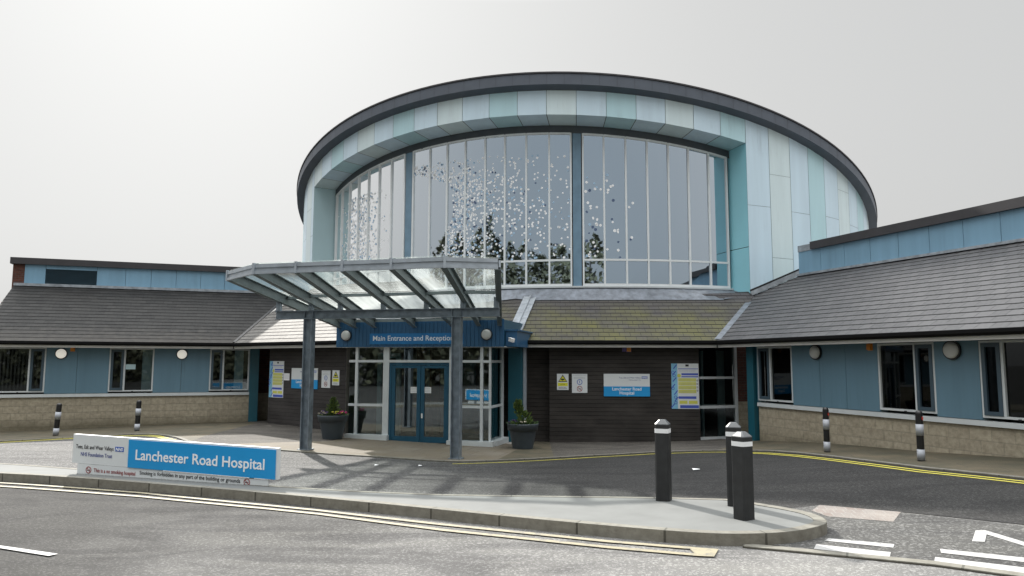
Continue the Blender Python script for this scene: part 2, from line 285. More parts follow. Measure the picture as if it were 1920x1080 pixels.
def dirty_glass():
    m = bpy.data.materials.new('dirty canopy glass'); m.use_nodes = True; nt = m.node_tree; nt.nodes.clear()
    o = N(nt, 'ShaderNodeOutputMaterial'); t = N(nt, 'ShaderNodeBsdfTransparent'); t.inputs[0].default_value = (.86, .92, .90, 1)
    tr = N(nt, 'ShaderNodeBsdfTranslucent'); tr.inputs[0].default_value = (.62, .66, .64, 1); df = N(nt, 'ShaderNodeBsdfDiffuse'); df.inputs[0].default_value = (.5, .52, .5, 1)
    gl = N(nt, 'ShaderNodeBsdfGlossy', Roughness=.05)
    a = N(nt, 'ShaderNodeMixShader'); a.inputs[0].default_value = .25; nt.links.new(tr.outputs[0], a.inputs[1]); nt.links.new(df.outputs[0], a.inputs[2])
    uv = uv_co(nt); f = noise(nt, scaled(nt, uv, (1.2, .8, 1)), 1.6, 5, .6, .5)
    sep = N(nt, 'ShaderNodeSeparateXYZ'); nt.links.new(uv, sep.inputs[0])
    mr = N(nt, 'ShaderNodeMapRange'); nt.links.new(sep.outputs[1], mr.inputs[0]); mr.inputs[1].default_value = 0; mr.inputs[2].default_value = 1; mr.inputs[3].default_value = -.22; mr.inputs[4].default_value = .22
    ad = N(nt, 'ShaderNodeMath', operation='ADD'); nt.links.new(f, ad.inputs[0]); nt.links.new(mr.outputs[0], ad.inputs[1])
    rp = ramp(nt, ad.outputs[0], [(.34, (.10, .10, .10)), (.66, (.66, .66, .66))])
    b = N(nt, 'ShaderNodeMixShader'); nt.links.new(rp.outputs[0], b.inputs[0]); nt.links.new(t.outputs[0], b.inputs[1]); nt.links.new(a.outputs[0], b.inputs[2])
    c = N(nt, 'ShaderNodeMixShader'); c.inputs[0].default_value = .06; nt.links.new(b.outputs[0], c.inputs[1]); nt.links.new(gl.outputs[0], c.inputs[2]); nt.links.new(c.outputs[0], o.inputs[0])
    return m
M['canopyglass'] = dirty_glass()

# ------------------------------------------------------------------ building blocks
def wloc(o):
    v = Vector((0, 0, 0))
    while o is not None: v += o.location; o = o.parent
    return v
def tag(o, label=None, cat=None, group=None, kind=None):
    if label: o['label'] = label
    if cat: o['category'] = cat
    if group: o['group'] = group
    if kind: o['kind'] = kind
    return o
def thing(name, loc, label, cat, group=None):
    o = bpy.data.objects.new(name, None); o.empty_display_size = .2; col.objects.link(o); o.location = loc
    return tag(o, label, cat, group)
class MB:
    def __init__(s): s.v = []; s.f = []; s.uv = []; s.mi = []; s.sm = []
    def poly(s, pts, uvs=None, m=0, smooth=False):
        b = len(s.v); s.v += [tuple(map(float, p)) for p in pts]; s.f.append(tuple(range(b, b + len(pts)))); s.mi.append(m); s.sm.append(smooth)
        if uvs is None: uvs = [(0, 0)] * len(pts)
        s.uv += [tuple(map(float, q)) for q in uvs]
    def hexa(s, P, m=0, uvf=None):      # P: 8 corners, bottom ring 0-3 counter clockwise from above, top ring 4-7
        for q in ((3, 2, 1, 0), (4, 5, 6, 7), (0, 1, 5, 4), (1, 2, 6, 5), (2, 3, 7, 6), (3, 0, 4, 7)):
            pts = [P[i] for i in q]; s.poly(pts, None if uvf is None else [uvf(i) for i in q], m)
    def bar(s, a, b, w, h, up=(0, 0, 1), m=0):   # box from a to b, width w, height h, centred
        a = Vector(a); b = Vector(b); d = (b - a).normalized(); up = Vector(up); x = d.cross(up).normalized(); y = x.cross(d).normalized()
        x *= w / 2; y *= h / 2
        s.hexa([a - x - y, a + x - y, b + x - y, b - x - y, a - x + y, a + x + y, b + x + y, b - x + y], m)
    def lathe(s, c, prof, n=24, m=0, smooth=True, ms=None):   # prof: (r,z) list
        for i, ((r0, z0), (r1, z1)) in enumerate(zip(prof[:-1], prof[1:])):
            for k in range(n):
                a0, a1 = 2 * math.pi * k / n, 2 * math.pi * (k + 1) / n
                p = [(c[0] + r0 * math.cos(a0), c[1] + r0 * math.sin(a0), c[2] + z0), (c[0] + r0 * math.cos(a1), c[1] + r0 * math.sin(a1), c[2] + z0),
                     (c[0] + r1 * math.cos(a1), c[1] + r1 * math.sin(a1), c[2] + z1), (c[0] + r1 * math.cos(a0), c[1] + r1 * math.sin(a0), c[2] + z1)]
                if r0 < 1e-6: p = [p[0], p[2], p[3]]
                elif r1 < 1e-6: p = p[:3]
                s.poly(p, None, ms[i] if ms else m, smooth)
    def build(s, name, mats, parent=None):
        o = np.array(wloc(parent)) if parent is not None else np.zeros(3)
        me = bpy.data.meshes.new(name)
        me.from_pydata((np.array(s.v) - o).tolist() if s.v else [], [], s.f)
        ul = me.uv_layers.new(name='UVMap'); ul.data.foreach_set('uv', np.array(s.uv, dtype=np.float32).ravel())
        me.polygons.foreach_set('material_index', s.mi); me.polygons.foreach_set('use_smooth', s.sm)
        for m in (mats if isinstance(mats, (list, tuple)) else [mats]): me.materials.append(M[m] if isinstance(m, str) else m)
        if any(s.sm):
            bm = bmesh.new(); bm.from_mesh(me); bmesh.ops.remove_doubles(bm, verts=bm.verts, dist=1e-5); bm.to_mesh(me); bm.free()
        ob = bpy.data.objects.new(name, me); col.objects.link(ob); ob.parent = parent; return ob
class Frame:
    """a vertical wall plane: u along it (to the viewer's right), o into the building, z up"""
    def __init__(s, a, d): s.a = a; s.d = d; s.U = np.array([math.cos(a), -math.sin(a)]); s.N = np.array([math.sin(a), math.cos(a)])
    def P(s, u, o, z): q = u * s.U + (s.d + o) * s.N; return (float(q[0]), float(q[1]), float(z))
    def u_of(s, xy): return float(np.array(xy[:2]) @ s.U)
    def box(s, mb, u0, u1, o0, o1, z0, z1, m=0):
        C = [(u0, o0, z0), (u1, o0, z0), (u1, o1, z0), (u0, o1, z0), (u0, o0, z1), (u1, o0, z1), (u1, o1, z1), (u0, o1, z1)]
        Pt = [s.P(*c) for c in C]
        for q, ax in (((3, 2, 1, 0), (0, 1)), ((4, 5, 6, 7), (0, 1)), ((0, 1, 5, 4), (0, 2)), ((1, 2, 6, 5), (1, 2)), ((2, 3, 7, 6), (0, 2)), ((3, 0, 4, 7), (1, 2))):
            mb.poly([Pt[i] for i in q], [(C[i][ax[0]], C[i][ax[1]]) for i in q], m)
    def quad(s, mb, u0, u1, o, z0, z1, m=0): mb.poly([s.P(u0, o, z0), s.P(u1, o, z0), s.P(u1, o, z1), s.P(u0, o, z1)], [(u0, z0), (u1, z0), (u1, z1), (u0, z1)], m)
    def prism(s, mb, pts, o0, o1, m=0):     # pts (u,z) counter clockwise seen from the viewer
        n = len(pts); mb.poly([s.P(u, o0, z) for u, z in pts], pts, m); mb.poly([s.P(u, o1, z) for u, z in reversed(pts)], list(reversed(pts)), m)
        for i in range(n):
            (a, b), (c, d) = pts[i], pts[(i + 1) % n]; mb.poly([s.P(a, o0, b), s.P(a, o1, b), s.P(c, o1, d), s.P(c, o0, d)], None, m)
    def disc(s, mb, u, z, r, o0, o1, m=0, n=28, rim=None):
        s.prism(mb, [(u + r * math.cos(2 * math.pi * k / n), z + r * math.sin(2 * math.pi * k / n)) for k in range(n)], o0, o1, m)
    def ring(s, mb, u, z, r0, r1, o0, o1, m=0, n=28):
        for k in range(n):
            a0, a1 = 2 * math.pi * k / n, 2 * math.pi * (k + 1) / n
            s.prism(mb, [(u + r0 * math.cos(a0), z + r0 * math.sin(a0)), (u + r1 * math.cos(a0), z + r1 * math.sin(a0)), (u + r1 * math.cos(a1), z + r1 * math.sin(a1)), (u + r0 * math.cos(a1), z + r0 * math.sin(a1))], o0, o1, m)
    def strip(s, mb, a, b, w, o0, o1, m=0):   # slanted bar in the plane
        (u0, z0), (u1, z1) = a, b; L = math.hypot(u1 - u0, z1 - z0); du, dz = (u1 - u0) / L * w / 2, (z1 - z0) / L * w / 2
        s.prism(mb, [(u0 + dz, z0 - du), (u1 + dz, z1 - du), (u1 - dz, z1 + du), (u0 - dz, z0 + du)], o0, o1, m)
def text(fr, body, u, o, z, width, mat, parent, name='lettering', align='LEFT', bold=.0, size=None, shear=0.0, height=None):
    cu = bpy.data.curves.new('t', 'FONT'); cu.body = body; cu.size = 1; cu.offset = bold; cu.shear = shear; cu.resolution_u = 3; cu.extrude = .001
    t = bpy.data.objects.new('t', cu); col.objects.link(t)
    me = bpy.data.meshes.new_from_object(t.evaluated_get(bpy.context.evaluated_depsgraph_get())); bpy.data.objects.remove(t); bpy.data.curves.remove(cu)
    n = len(me.vertices); v = np.empty(n * 3); me.vertices.foreach_get('co', v); v = v.reshape(-1, 3)
    x0, x1 = v[:, 0].min(), v[:, 0].max(); sx = width / (x1 - x0); sz = sx if height is None else height / .73
    off = u if align == 'LEFT' else (u - width / 2 if align == 'CENTER' else u - width)
    W = np.array([fr.P(off + (p[0] - x0) * sx, o - p[2], z + p[1] * sz) for p in v]) - np.array(wloc(parent))
    me.vertices.foreach_set('co', W.ravel()); me.materials.clear(); me.materials.append(M[mat]); me.name = name
    me.update(); ob = bpy.data.objects.new(name, me); col.objects.link(ob); ob.parent = parent; return ob
def copy_tree(o, parent=None):
    c = o.copy(); col.objects.link(c); c.parent = parent
    for ch in o.children: copy_tree(ch, c)
    return c
def clip(poly, f):      # keep the part of a polygon where f(p) >= 0
    out = []; n = len(poly)
    for i in range(n):
        a, b = poly[i], poly[(i + 1) % n]; fa, fb = f(a), f(b)
        if fa >= 0: out.append(a)
        if (fa >= 0) != (fb >= 0):
            t = fa / (fa - fb); out.append(tuple(a[k] + t * (b[k] - a[k]) for k in range(len(a))))
    return out

# ------------------------------------------------------------------ ground surface (gently rising towards the road)
CP = np.array([[-9.293, 25.915, -0.01], [-16.319, 23.391, -0.14], [-8.162, 24.616, 0.038], [-6.043, 23.019, -0.006], [-4.651, 21.035, -0.049], [-0.569, 19.992, -0.173], [1.103, 21.45, -0.215], [5.415, 21.247, -0.136], [6.745, 20.061, -0.005], [7.577, 17.748, 0.184], [8.539, 15.074, 0.302], [9.206, 13.219, 0.42], [-4.9, 17.6, -0.02], [-1.26, 16.6, -0.1], [-7.5, 10.6, 0.34], [0.2, 8.1, 0.34], [2.6, 8.0, 0.36], [0.0, 3.0, 0.36], [-8.0, 3.0, 0.3], [8.0, 3.0, 0.45], [5.0, 8.0, 0.4], [14.0, 8.0, 0.62], [15.0, 13.0, 0.6], [-14.0, 12.0, 0.18], [-20.0, 6.0, 0.2], [-20.0, 22.0, -0.15], [-20.0, 30.0, -0.1], [0.0, 30.0, -0.1], [14.0, 24.0, 0.1]])
def _tps():
    n = len(CP); d = np.hypot(CP[:, None, 0] - CP[None, :, 0], CP[:, None, 1] - CP[None, :, 1]); K = np.where(d > 0, d * d * np.log(d + 1e-12), 0) + .2 * np.eye(n)
    P = np.c_[np.ones(n), CP[:, :2]]; return np.linalg.solve(np.block([[K, P], [P.T, np.zeros((3, 3))]]), np.r_[CP[:, 2], 0, 0, 0])
TW = _tps()
def G(x, y):
    x = min(max(x, -20), 15); y = min(max(y, 1), 28)
    d = np.hypot(CP[:, 0] - x, CP[:, 1] - y); k = np.where(d > 0, d * d * np.log(d + 1e-12), 0)
    return float(k @ TW[:-3] + TW[-3] + TW[-2] * x + TW[-1] * y)
GX = [-700, -300, -120, -50] + [round(-24 + .5 * i, 3) for i in range(84)] + [30, 60, 150, 300, 700]
GY = [-700, -300, -120, -50, -20, -8] + [round(-2 + .5 * i, 3) for i in range(62)] + [45, 70, 150, 300, 700]
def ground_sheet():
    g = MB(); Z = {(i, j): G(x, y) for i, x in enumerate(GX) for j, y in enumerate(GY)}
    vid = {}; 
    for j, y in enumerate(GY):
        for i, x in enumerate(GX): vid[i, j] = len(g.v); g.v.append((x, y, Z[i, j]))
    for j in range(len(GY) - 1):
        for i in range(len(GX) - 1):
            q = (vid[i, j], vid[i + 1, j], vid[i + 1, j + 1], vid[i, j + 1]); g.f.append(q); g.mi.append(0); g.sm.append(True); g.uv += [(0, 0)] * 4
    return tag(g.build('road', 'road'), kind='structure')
def drape(name, poly, off, mat, kind='structure'):
    """a sheet over the ground, cut along the ground's own grid so that the two stay parallel"""
    mb = MB(); xs = [p[0] for p in poly]; ys = [p[1] for p in poly]
    st = .5; i0, i1 = math.floor(min(xs) / st), math.ceil(max(xs) / st); j0, j1 = math.floor(min(ys) / st), math.ceil(max(ys) / st)
    for i in range(i0, i1):
        for j in range(j0, j1):
            x0, y0 = i * st, j * st; p = poly
            for f in (lambda q: q[0] - x0, lambda q: x0 + st - q[0], lambda q: q[1] - y0, lambda q: y0 + st - q[1]):
                p = clip(p, f)
                if len(p) < 3: break
            if len(p) >= 3: mb.poly([(q[0], q[1], G(q[0], q[1]) + off) for q in p])
    # concave outlines: let bmesh merge what the cuts left behind
    o = mb.build(name, mat); bm = bmesh.new(); bm.from_mesh(o.data); bmesh.ops.remove_doubles(bm, verts=bm.verts, dist=1e-4)
    bmesh.ops.dissolve_degenerate(bm, edges=bm.edges, dist=1e-5); bmesh.ops.recalc_face_normals(bm, faces=bm.faces)
    up = sum(f.normal.z * f.calc_area() for f in bm.faces)
    if up < 0: bmesh.ops.reverse_faces(bm, faces=bm.faces)
    bm.to_mesh(o.data); bm.free()
    return tag(o, kind=kind) if kind else o
def resample(P, st=.25):
    out = [np.array(P[0], float)]
    for a, b in zip(P[:-1], P[1:]):
        a = np.array(a, float); b = np.array(b, float); n = max(1, int(np.hypot(*(b - a)) / st))
        out += [a + (b - a) * k / n for k in range(1, n + 1)]
    return out
def smooth_line(P, it=2):
    P = [np.array(p, float) for p in P]
    for _ in range(it):
        Q = [P[0]]
        for a, b in zip(P[:-1], P[1:]): Q += [a * .75 + b * .25, a * .25 + b * .75]
        P = Q + [P[-1]]
    return P
def ribbon(name, P, w, off, mat, side=0.0, h=0.0):
    """a painted line (h=0) or a kerb (h>0) along a polyline; side shifts it to the left of its direction"""
    P = resample(P); mb = MB(); L = []
    for i, p in enumerate(P):
        d = P[min(i + 1, len(P) - 1)] - P[max(i - 1, 0)]; d = d / (np.hypot(*d) + 1e-9); n = np.array([-d[1], d[0]]); L.append((p + n * (side + w / 2), p + n * (side - w / 2)))
    s = 0
    for (a, b), (c, d) in zip(L[:-1], L[1:]):
        z = [G(*q) + off for q in (a, b, c, d)]; l = float(np.hypot(*(c - a)))
        A, B, C_, D = [(q[0], q[1], zz) for q, zz in zip((a, b, c, d), z)]
        mb.poly([B, D, C_, A], [(s, 0), (s + l, 0), (s + l, w), (s, w)])
        if h:
            lo = lambda q: (q[0], q[1], q[2] - h)
            mb.poly([lo(B), lo(D), D, B], [(s, 0), (s + l, 0), (s + l, h), (s, h)], 1); mb.poly([A, C_, lo(C_), lo(A)], [(s, 0), (s + l, 0), (s + l, h), (s, h)], 1)
        s += l
    if h:
        for (a, b) in (L[0], L[-1]): mb.poly([(a[0], a[1], G(*a) + off - h), (b[0], b[1], G(*b) + off - h), (b[0], b[1], G(*b) + off), (a[0], a[1], G(*a) + off)], None, 1)
    return tag(mb.build(name, mat), kind='structure')

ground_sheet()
pe = [(-30, 15.5), (-20, 17.4), (-13.621, 19.551), (-12.224, 20.407), (-11.189, 21.22), (-10.5, 21.3), (-9.79, 20.805), (-9.122, 20.106), (-8.331, 19.015), (-6.941, 18.07), (-5.617, 17.708), (-4.306, 17.252), (-2.944, 16.986), (-1.604, 16.511), (-1.123, 16.462), (0.011, 16.842), (1.792, 17.551), (3.525, 17.943), (4.5, 17.75), (5.276, 17.28), (5.876, 16.7), (6.192, 16.081), (6.528, 14.985), (7.057, 12.485), (7.645, 11.005), (9.6, 6.2), (12, 0)]
isl_near = [(-24, 17.4), (-15, 13.9), (-11, 12.35), (-7.775, 11.23), (-7.264, 11.09), (-5.673, 10.62), (-4.05, 10.08), (-3.253, 9.77), (-2.452, 9.42), (-1.314, 8.86), (-0.034, 8.15), (0.998, 7.64), (1.792, 7.30), (2.228, 7.22), (2.753, 7.292), (3.17, 7.569), (3.31, 7.76), (3.37, 8.05), (3.304, 8.397), (2.967, 8.933), (2.723, 9.256)]
isl_far = [(1.981, 9.45), (1.247, 9.56), (-0.89, 9.80), (-2.131, 10.085), (-3.445, 10.50), (-5.318, 11.25), (-7.157, 12.05), (-9.097, 12.95), (-15, 15.6), (-24, 19.3)]
forecourt = [(-24, 19.2), (-15, 15.5), (-9.1, 12.85), (-7.15, 11.95), (-5.3, 11.1), (-3.4, 10.35), (-2.1, 9.95), (-.9, 9.7), (1.25, 9.45), (2.0, 9.35), (2.7, 9.1), (3.1, 8.95), (3.9, 9.36), (4.63, 8.8), (5.4, 8.1), (7.2, 6.5), (10, 3.5), (11.5, .5)] + [p for p in reversed(pe[1:-1])]
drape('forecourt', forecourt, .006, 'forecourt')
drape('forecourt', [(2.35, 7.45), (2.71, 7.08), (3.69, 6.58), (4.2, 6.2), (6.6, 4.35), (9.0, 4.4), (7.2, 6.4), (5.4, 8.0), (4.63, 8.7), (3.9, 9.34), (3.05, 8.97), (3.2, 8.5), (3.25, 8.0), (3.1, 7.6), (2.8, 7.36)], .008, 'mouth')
# pavements (each a sheet of its own paving)
drape('pavement', pe[0:9] + [(-8.6, 20.6), (-8.6, 24.6), (-9.5, 26.5), (-17, 24.2), (-30, 19.5)], .030, 'ochre')
drape('pavement', [(-8.6, 24.6), (-8.6, 20.6), (-8.331, 19.015), (-7.4, 18.42), (-4.9, 20.1), (-4.6, 23.5), (-7, 27), (-9.5, 26.5)], .030, 'brownpave')
drape('pavement', [(-7.4, 18.42), (-6.941, 18.07), (-5.617, 17.708), (-4.306, 17.252), (-2.944, 16.986), (-1.604, 16.511), (-1.123, 16.462), (-.35, 16.70), (.55, 21.5), (-4.6, 23.5), (-4.9, 20.1)], .030, 'flag')
drape('pavement', [(-.35, 16.70), (0.011, 16.842), (1.0, 17.23), (1.12, 21.6), (.55, 21.5)], .030, 'ochre')
drape('pavement', [(1.0, 17.23), (1.792, 17.551), (3.525, 17.943), (4.5, 17.75), (4.9, 17.5), (6.6, 20.2), (6.0, 22), (1.12, 21.8)], .030, 'brownpave')
drape('pavement', [(4.9, 17.5)] + pe[19:] + [(14, 0), (7.0, 20.0), (6.6, 20.2)], .030, 'ochre')
ribbon('kerb', pe, .12, .034, ['kerb_top', 'kerb'], 0, .03)
near_s = smooth_line(isl_near, 2); outline = [tuple(p) for p in near_s] + [tuple(p) for p in isl_far]
drape('footway', outline, .112, 'island')
ribbon('kerb', near_s, .13, .118, ['kerb_top', 'kerb'], .06, .14)
ribbon('kerb', [near_s[-1]] + [np.array(p) for p in isl_far], .10, .116, ['kerb_top', 'kerb'], .05, .13)
ribbon('yellow_line', [(-1.281, 15.95), (0.496, 16.62), (1.9, 17.18), (3.421, 17.55), (4.5, 17.35), (5.133, 16.98), (5.70, 16.35), (6.05, 15.6), (6.35, 14.6), (6.88, 12.2), (7.48, 10.8), (9.4, 6.2)], .075, .012, 'yellow')
ribbon('yellow_line', [(5.0, 16.85), (5.55, 16.25), (5.88, 15.55), (6.18, 14.55), (6.70, 12.15), (7.30, 10.75), (9.2, 6.1)], .075, .012, 'yellow')
yl = [(-24, 15.6), (-13.49, 19.35), (-12.361, 20.2), (-11.09, 20.95), (-10.4, 21.0), (-9.937, 20.70), (-8.922, 19.5)]
ribbon('yellow_line', yl, .075, .012, 'yellow'); ribbon('yellow_line', [(x + .02, y - .22) for x, y in yl], .075, .012, 'yellow')
ribbon('yellow_line', [(-14, 13.1), (-7.615, 10.97), (-5.109, 10.245), (-3.149, 9.46), (-2.394, 9.13), (-0.744, 8.25), (0.965, 7.42), (1.75, 7.12)], .085, .012, 'yellowpale')
ribbon('yellow_line', [(-14, 12.8), (-7.362, 10.62), (-4.955, 9.942), (-3.035, 9.20), (-2.293, 8.87), (-0.713, 7.96), (0.932, 7.179), (1.75, 6.86)], .085, .012, 'yellowpale')
drape('yellow_line', [(1.70, 7.17), (1.97, 7.08), (1.85, 6.80), (1.70, 6.83)], .013, 'yellowpale')
drape('white_line', [(-8.5, 8.55), (-4.944, 7.203), (-4.202, 6.912), (-4.239, 6.836), (-4.873, 7.103), (-8.5, 8.44)], .012, 'white')
for q in ([(3.191, 7.482), (3.706, 7.202), (3.625, 7.068), (3.109, 7.374)], [(2.964, 7.237), (3.516, 6.902), (3.42, 6.738), (2.865, 7.056)], [(4.03, 7.004), (5.3, 6.22), (5.2, 6.05), (3.955, 6.859)], [(3.821, 6.721), (5.1, 5.87), (5.0, 5.69), (3.712, 6.552)],
          [(4.833, 7.736), (4.931, 7.729), (4.851, 7.047), (4.61, 7.245), (4.503, 7.274)][:2] + [(4.828, 7.552), (4.61, 7.245), (4.503, 7.274)], [(4.875, 7.729), (4.931, 7.729), (5.05, 6.3), (4.95, 6.15), (4.828, 7.552)]):
    drape('white_line', q, .013, 'white')
ribbon('drain_channel', [(2.25, 7.215), (2.71, 7.0), (3.69, 6.51), (4.2, 6.12), (6.5, 4.3)], .13, .020, ['kerb_top', 'kerb'], 0, .02)
drape('block_paving', [(3.885, 9.333), (4.609, 8.773), (4.236, 8.231), (3.661, 8.585), (3.631, 8.96)], .011, 'brickpave')

# ------------------------------------------------------------------ the hospital building
aL, dL, aR, dR = -.345, 27.5314, 1.22553, 13.1369
FL, FR = Frame(aL, dL), Frame(aR, dR)
a2, a37 = R(2.7), R(37.0)
d2e = math.sin(a2) * 5.97 + math.cos(a2) * 20.87              # eave line of the right hand front
F2 = Frame(a2, d2e + .35)                                     # timber wall right of the entrance
d37 = math.sin(a37) * -8.34 + math.cos(a37) * 24.75
F37 = Frame(a37, d37)                                         # timber wall left of the entrance
EN, DEN = .25, 19.23
FE = Frame(EN, DEN); FF = Frame(EN, DEN - .15)                # porch glazing, porch fascia
bld = thing('hospital_building', (0, 24, 0), 'low hospital with round glazed rotunda, two slate roofed wings and blue entrance', 'building')
ZE, T = 2.76, math.tan(R(29.5))
class Roof:
    def __init__(s, a, d, T_=T): s.F = Frame(a, d); s.T = T_
    def z(s, x, y): return ZE + s.T * (float(np.array([x, y]) @ s.F.N) - s.F.d)
    def us(s, x, y): return float(np.array([x, y]) @ s.F.U), float(np.array([x, y]) @ s.F.N) - s.F.d
    def xy(s, u, v): q = u * s.F.U + (s.F.d + v) * s.F.N; return float(q[0]), float(q[1])
    def pt(s, u, v, h=0): x, y = s.xy(u, v); return (x, y, ZE + s.T * v + h)
RL, RR, RM, R37, RC = Roof(aL, dL - .5), Roof(aR, dR - .5), Roof(a2, d2e, math.tan(R(30.5))), Roof(a37, d37 - .42), Roof(R(25.2), math.sin(R(25.2)) * .08 + math.cos(R(25.2)) * 21.11, math.tan(R(30.5)))
def slate_roof(name, rf, u0, u1, smax, conds, mat, label=None):
    mb = MB(); g = .2529 * math.cos(math.atan(rf.T)); cs = math.cos(math.atan(rf.T)); n = int(math.ceil(smax / g)); lift = .012
    for i in range(n):
        s0, s1 = i * g, min((i + 1) * g, smax); p = [(u0, s0), (u1, s0), (u1, s1), (u0, s1)]
        for c in conds:
            p = clip(p, lambda q: c(*rf.xy(*q), *q))
            if len(p) < 3: break
        if len(p) < 3: continue
        H = lambda q: lift * (1 - (q[1] - s0) / g) + .004
        mb.poly([rf.pt(*q, H(q)) for q in p], [(q[0] + .0001, q[1] / cs + .0001) for q in p])
        for a, b in zip(p, p[1:] + p[:1]):
            if abs(a[1] - s0) < 1e-6 and abs(b[1] - s0) < 1e-6 and b[0] > a[0]:
                mb.poly([rf.pt(*a, -.012), rf.pt(*b, -.012), rf.pt(*b, H(b)), rf.pt(*a, H(a))], [(a[0], s0 / cs + .003), (b[0], s0 / cs + .003), (b[0], s0 / cs + .004), (a[0], s0 / cs + .004)])
    o = mb.build(name, mat, bld); return o
# rotunda numbers
CX, CY = 3.230, 35.953; RO, RW, RG = 13.530, 13.2125, 12.2796; GXs, GYs = -.0853, -.2615
HT, HB, HL, HG, HS, HTR = 7.7755, 7.4199, 6.608, 6.5314, 4.6444, 5.5072
def cp(ang, r): return CX - r * math.sin(R(ang)), CY - r * math.cos(R(ang))
def tz(h, x, y): return h + GXs * (x - CX) + GYs * (y - CY)
def dpt(ang, r, h, tilt=True): x, y = cp(ang, r); return (x, y, tz(h, x, y) if tilt else h)
JR, JL = -20.29, 59.83
J = cp(JR, RW); Q = (9.22, 22.95)
eJQ = np.array([Q[0] - J[0], Q[1] - J[1]])
side_JQ = lambda x, y, u, v: -(eJQ[0] * (y - J[1]) - eJQ[1] * (x - J[0]))
uL0 = -8.22
slate_roof('roof', RL, uL0, 5, 3.75, [lambda x, y, u, v: RL.z(x, y) - R37.z(x, y)], 'slate_l')
slate_roof('roof', RR, -24, -3.5, 3.75, [lambda x, y, u, v: RR.z(x, y) - RM.z(x, y), side_JQ], 'slate_r')
SM = 2.34; KA = -17.2
KP = RM.xy(RM.us(*cp(KA, RG))[0], SM)
eKJ = np.array([J[0] - KP[0], J[1] - KP[1]])
side_KJ = lambda x, y, u, v: -(eKJ[0] * (y - KP[1]) - eKJ[1] * (x - KP[0]))
slate_roof('roof', RM, -2, 9, 3.4, [lambda x, y, u, v: RM.z(x, y) - RR.z(x, y), lambda x, y, u, v: RC.z(x, y) - RM.z(x, y), lambda x, y, u, v: SM - v if x < KP[0] else side_KJ(x, y, u, v)], 'slate_m')
slate_roof('roof', RC, -12, 3, 4.2, [lambda x, y, u, v: RM.z(x, y) - RC.z(x, y), lambda x, y, u, v: math.hypot(x - CX, y - CY) - RG - .05, lambda x, y, u, v: x + 5.4], 'slate_m')
slate_roof('roof', R37, -24, -17.35, 4.2, [lambda x, y, u, v: R37.z(x, y) - RL.z(x, y)], 'slate_w')
# cheek under the left hand front roof's free end
mb = MB(); uE = -17.35
mb.poly([R37.F.P(uE, 0, 2.6), R37.F.P(uE, 4.2, 2.6), R37.pt(uE, 4.2, .0), R37.pt(uE, 0, .0)]); mb.build('roof_cheek', 'lead', bld)
# lead: hip, valleys, flashings
def lead_line(name, P, w, h, mat='lead'):
    mb = MB()
    for a, b in zip(P[:-1], P[1:]): mb.bar(a, b, w, h)
    return mb.build(name, mat, bld)
def meet(A, B, v):   # point where two roof planes meet, v = distance behind A's eave
    # solve along A: z equal
    f = lambda u: A.z(*A.xy(u, v)) - B.z(*A.xy(u, v))
    u0, u1 = -60.0, 60.0; f0, f1 = f(u0), f(u1); u = u0 - f0 * (u1 - u0) / (f1 - f0); return A.pt(u, v)
h0, h1 = Vector(meet(RM, RC, .05)), Vector(meet(RM, RC, 2.62))
mb = MB()
for dx in (-.115, .115):
    mb.bar(h0 + Vector((dx, 0, .045)), h1 + Vector((dx, 0, .045)), .18, .03)
mb.bar(h0 + Vector((0, 0, .06)), h1 + Vector((0, 0, .06)), .05, .05); mb.build('hip_flashing', 'leadlight', bld)
v0, v1 = Vector(meet(RR, RM, .02)), Vector(meet(RR, RM, 2.2))
mb = MB(); mb.bar(v0 + Vector((.0, 0, .03)), v1 + Vector((0, 0, .03)), .2, .03); mb.build('valley_flashing', 'lead', bld)
v0, v1 = Vector(meet(RL, R37, .02)), Vector(meet(RL, R37, 3.6))
mb = MB(); mb.bar(v0 + Vector((0, 0, .03)), v1 + Vector((0, 0, .03)), .11, .03); mb.build('valley_flashing', 'black', bld)
# apron between glass and slates
mb = MB(); n = 44
def foot(a):
    x, y = cp(a, RG + .02)
    if a < 14:      # down to the straight top edge of the slates
        u = min(RM.us(x, y)[0], RM.us(*KP)[0]); q = RM.xy(u, SM - .04); return (x, y, HS - .05), (q[0], q[1], min(RM.z(*q), RC.z(*q)) + .035)
    x2, y2 = cp(a, RG + .30); return (x, y, HS - .05), (x2, y2, max(min(RC.z(x2, y2), HS - .1), 3.2) + .04)
for k in range(n):
    A0, A1 = JR + (JL - JR) * k / n, JR + (JL - JR) * (k + 1) / n
    (p0, q0), (p1, q1) = foot(A0), foot(A1); mb.poly([q1, q0, p0, p1][::-1])
p0 = foot(JR)[0]; mb.poly([p0, (KP[0], KP[1] - .04, RM.z(*KP) + .035), (J[0], J[1] - .03, min(RM.z(*J), RR.z(*J)) + .03)])
mb.build('lead_apron', 'lead', bld)
lead_line('roof_flashing', [(J[0], J[1] - .1, RR.z(*J) + .10), (Q[0], Q[1], RR.z(*Q) + .10)], .10, .14, 'leadlight')
lead_line('roof_flashing', [(J[0] - .02, J[1] - .06, RR.z(*J) + .19), (Q[0], Q[1] + .05, RR.z(*Q) + .19)], .06, .08, 'black')
lead_line('roof_flashing', [RR.pt(RR.us(*Q)[0], 3.72, .06), RR.pt(-3.5, 3.72, .06)], .10, .07, 'leadlight')
lead_line('roof_flashing', [RL.pt(uL0, 3.70, .06), RL.pt(5, 3.70, .06)], .12, .10, 'leadlight')

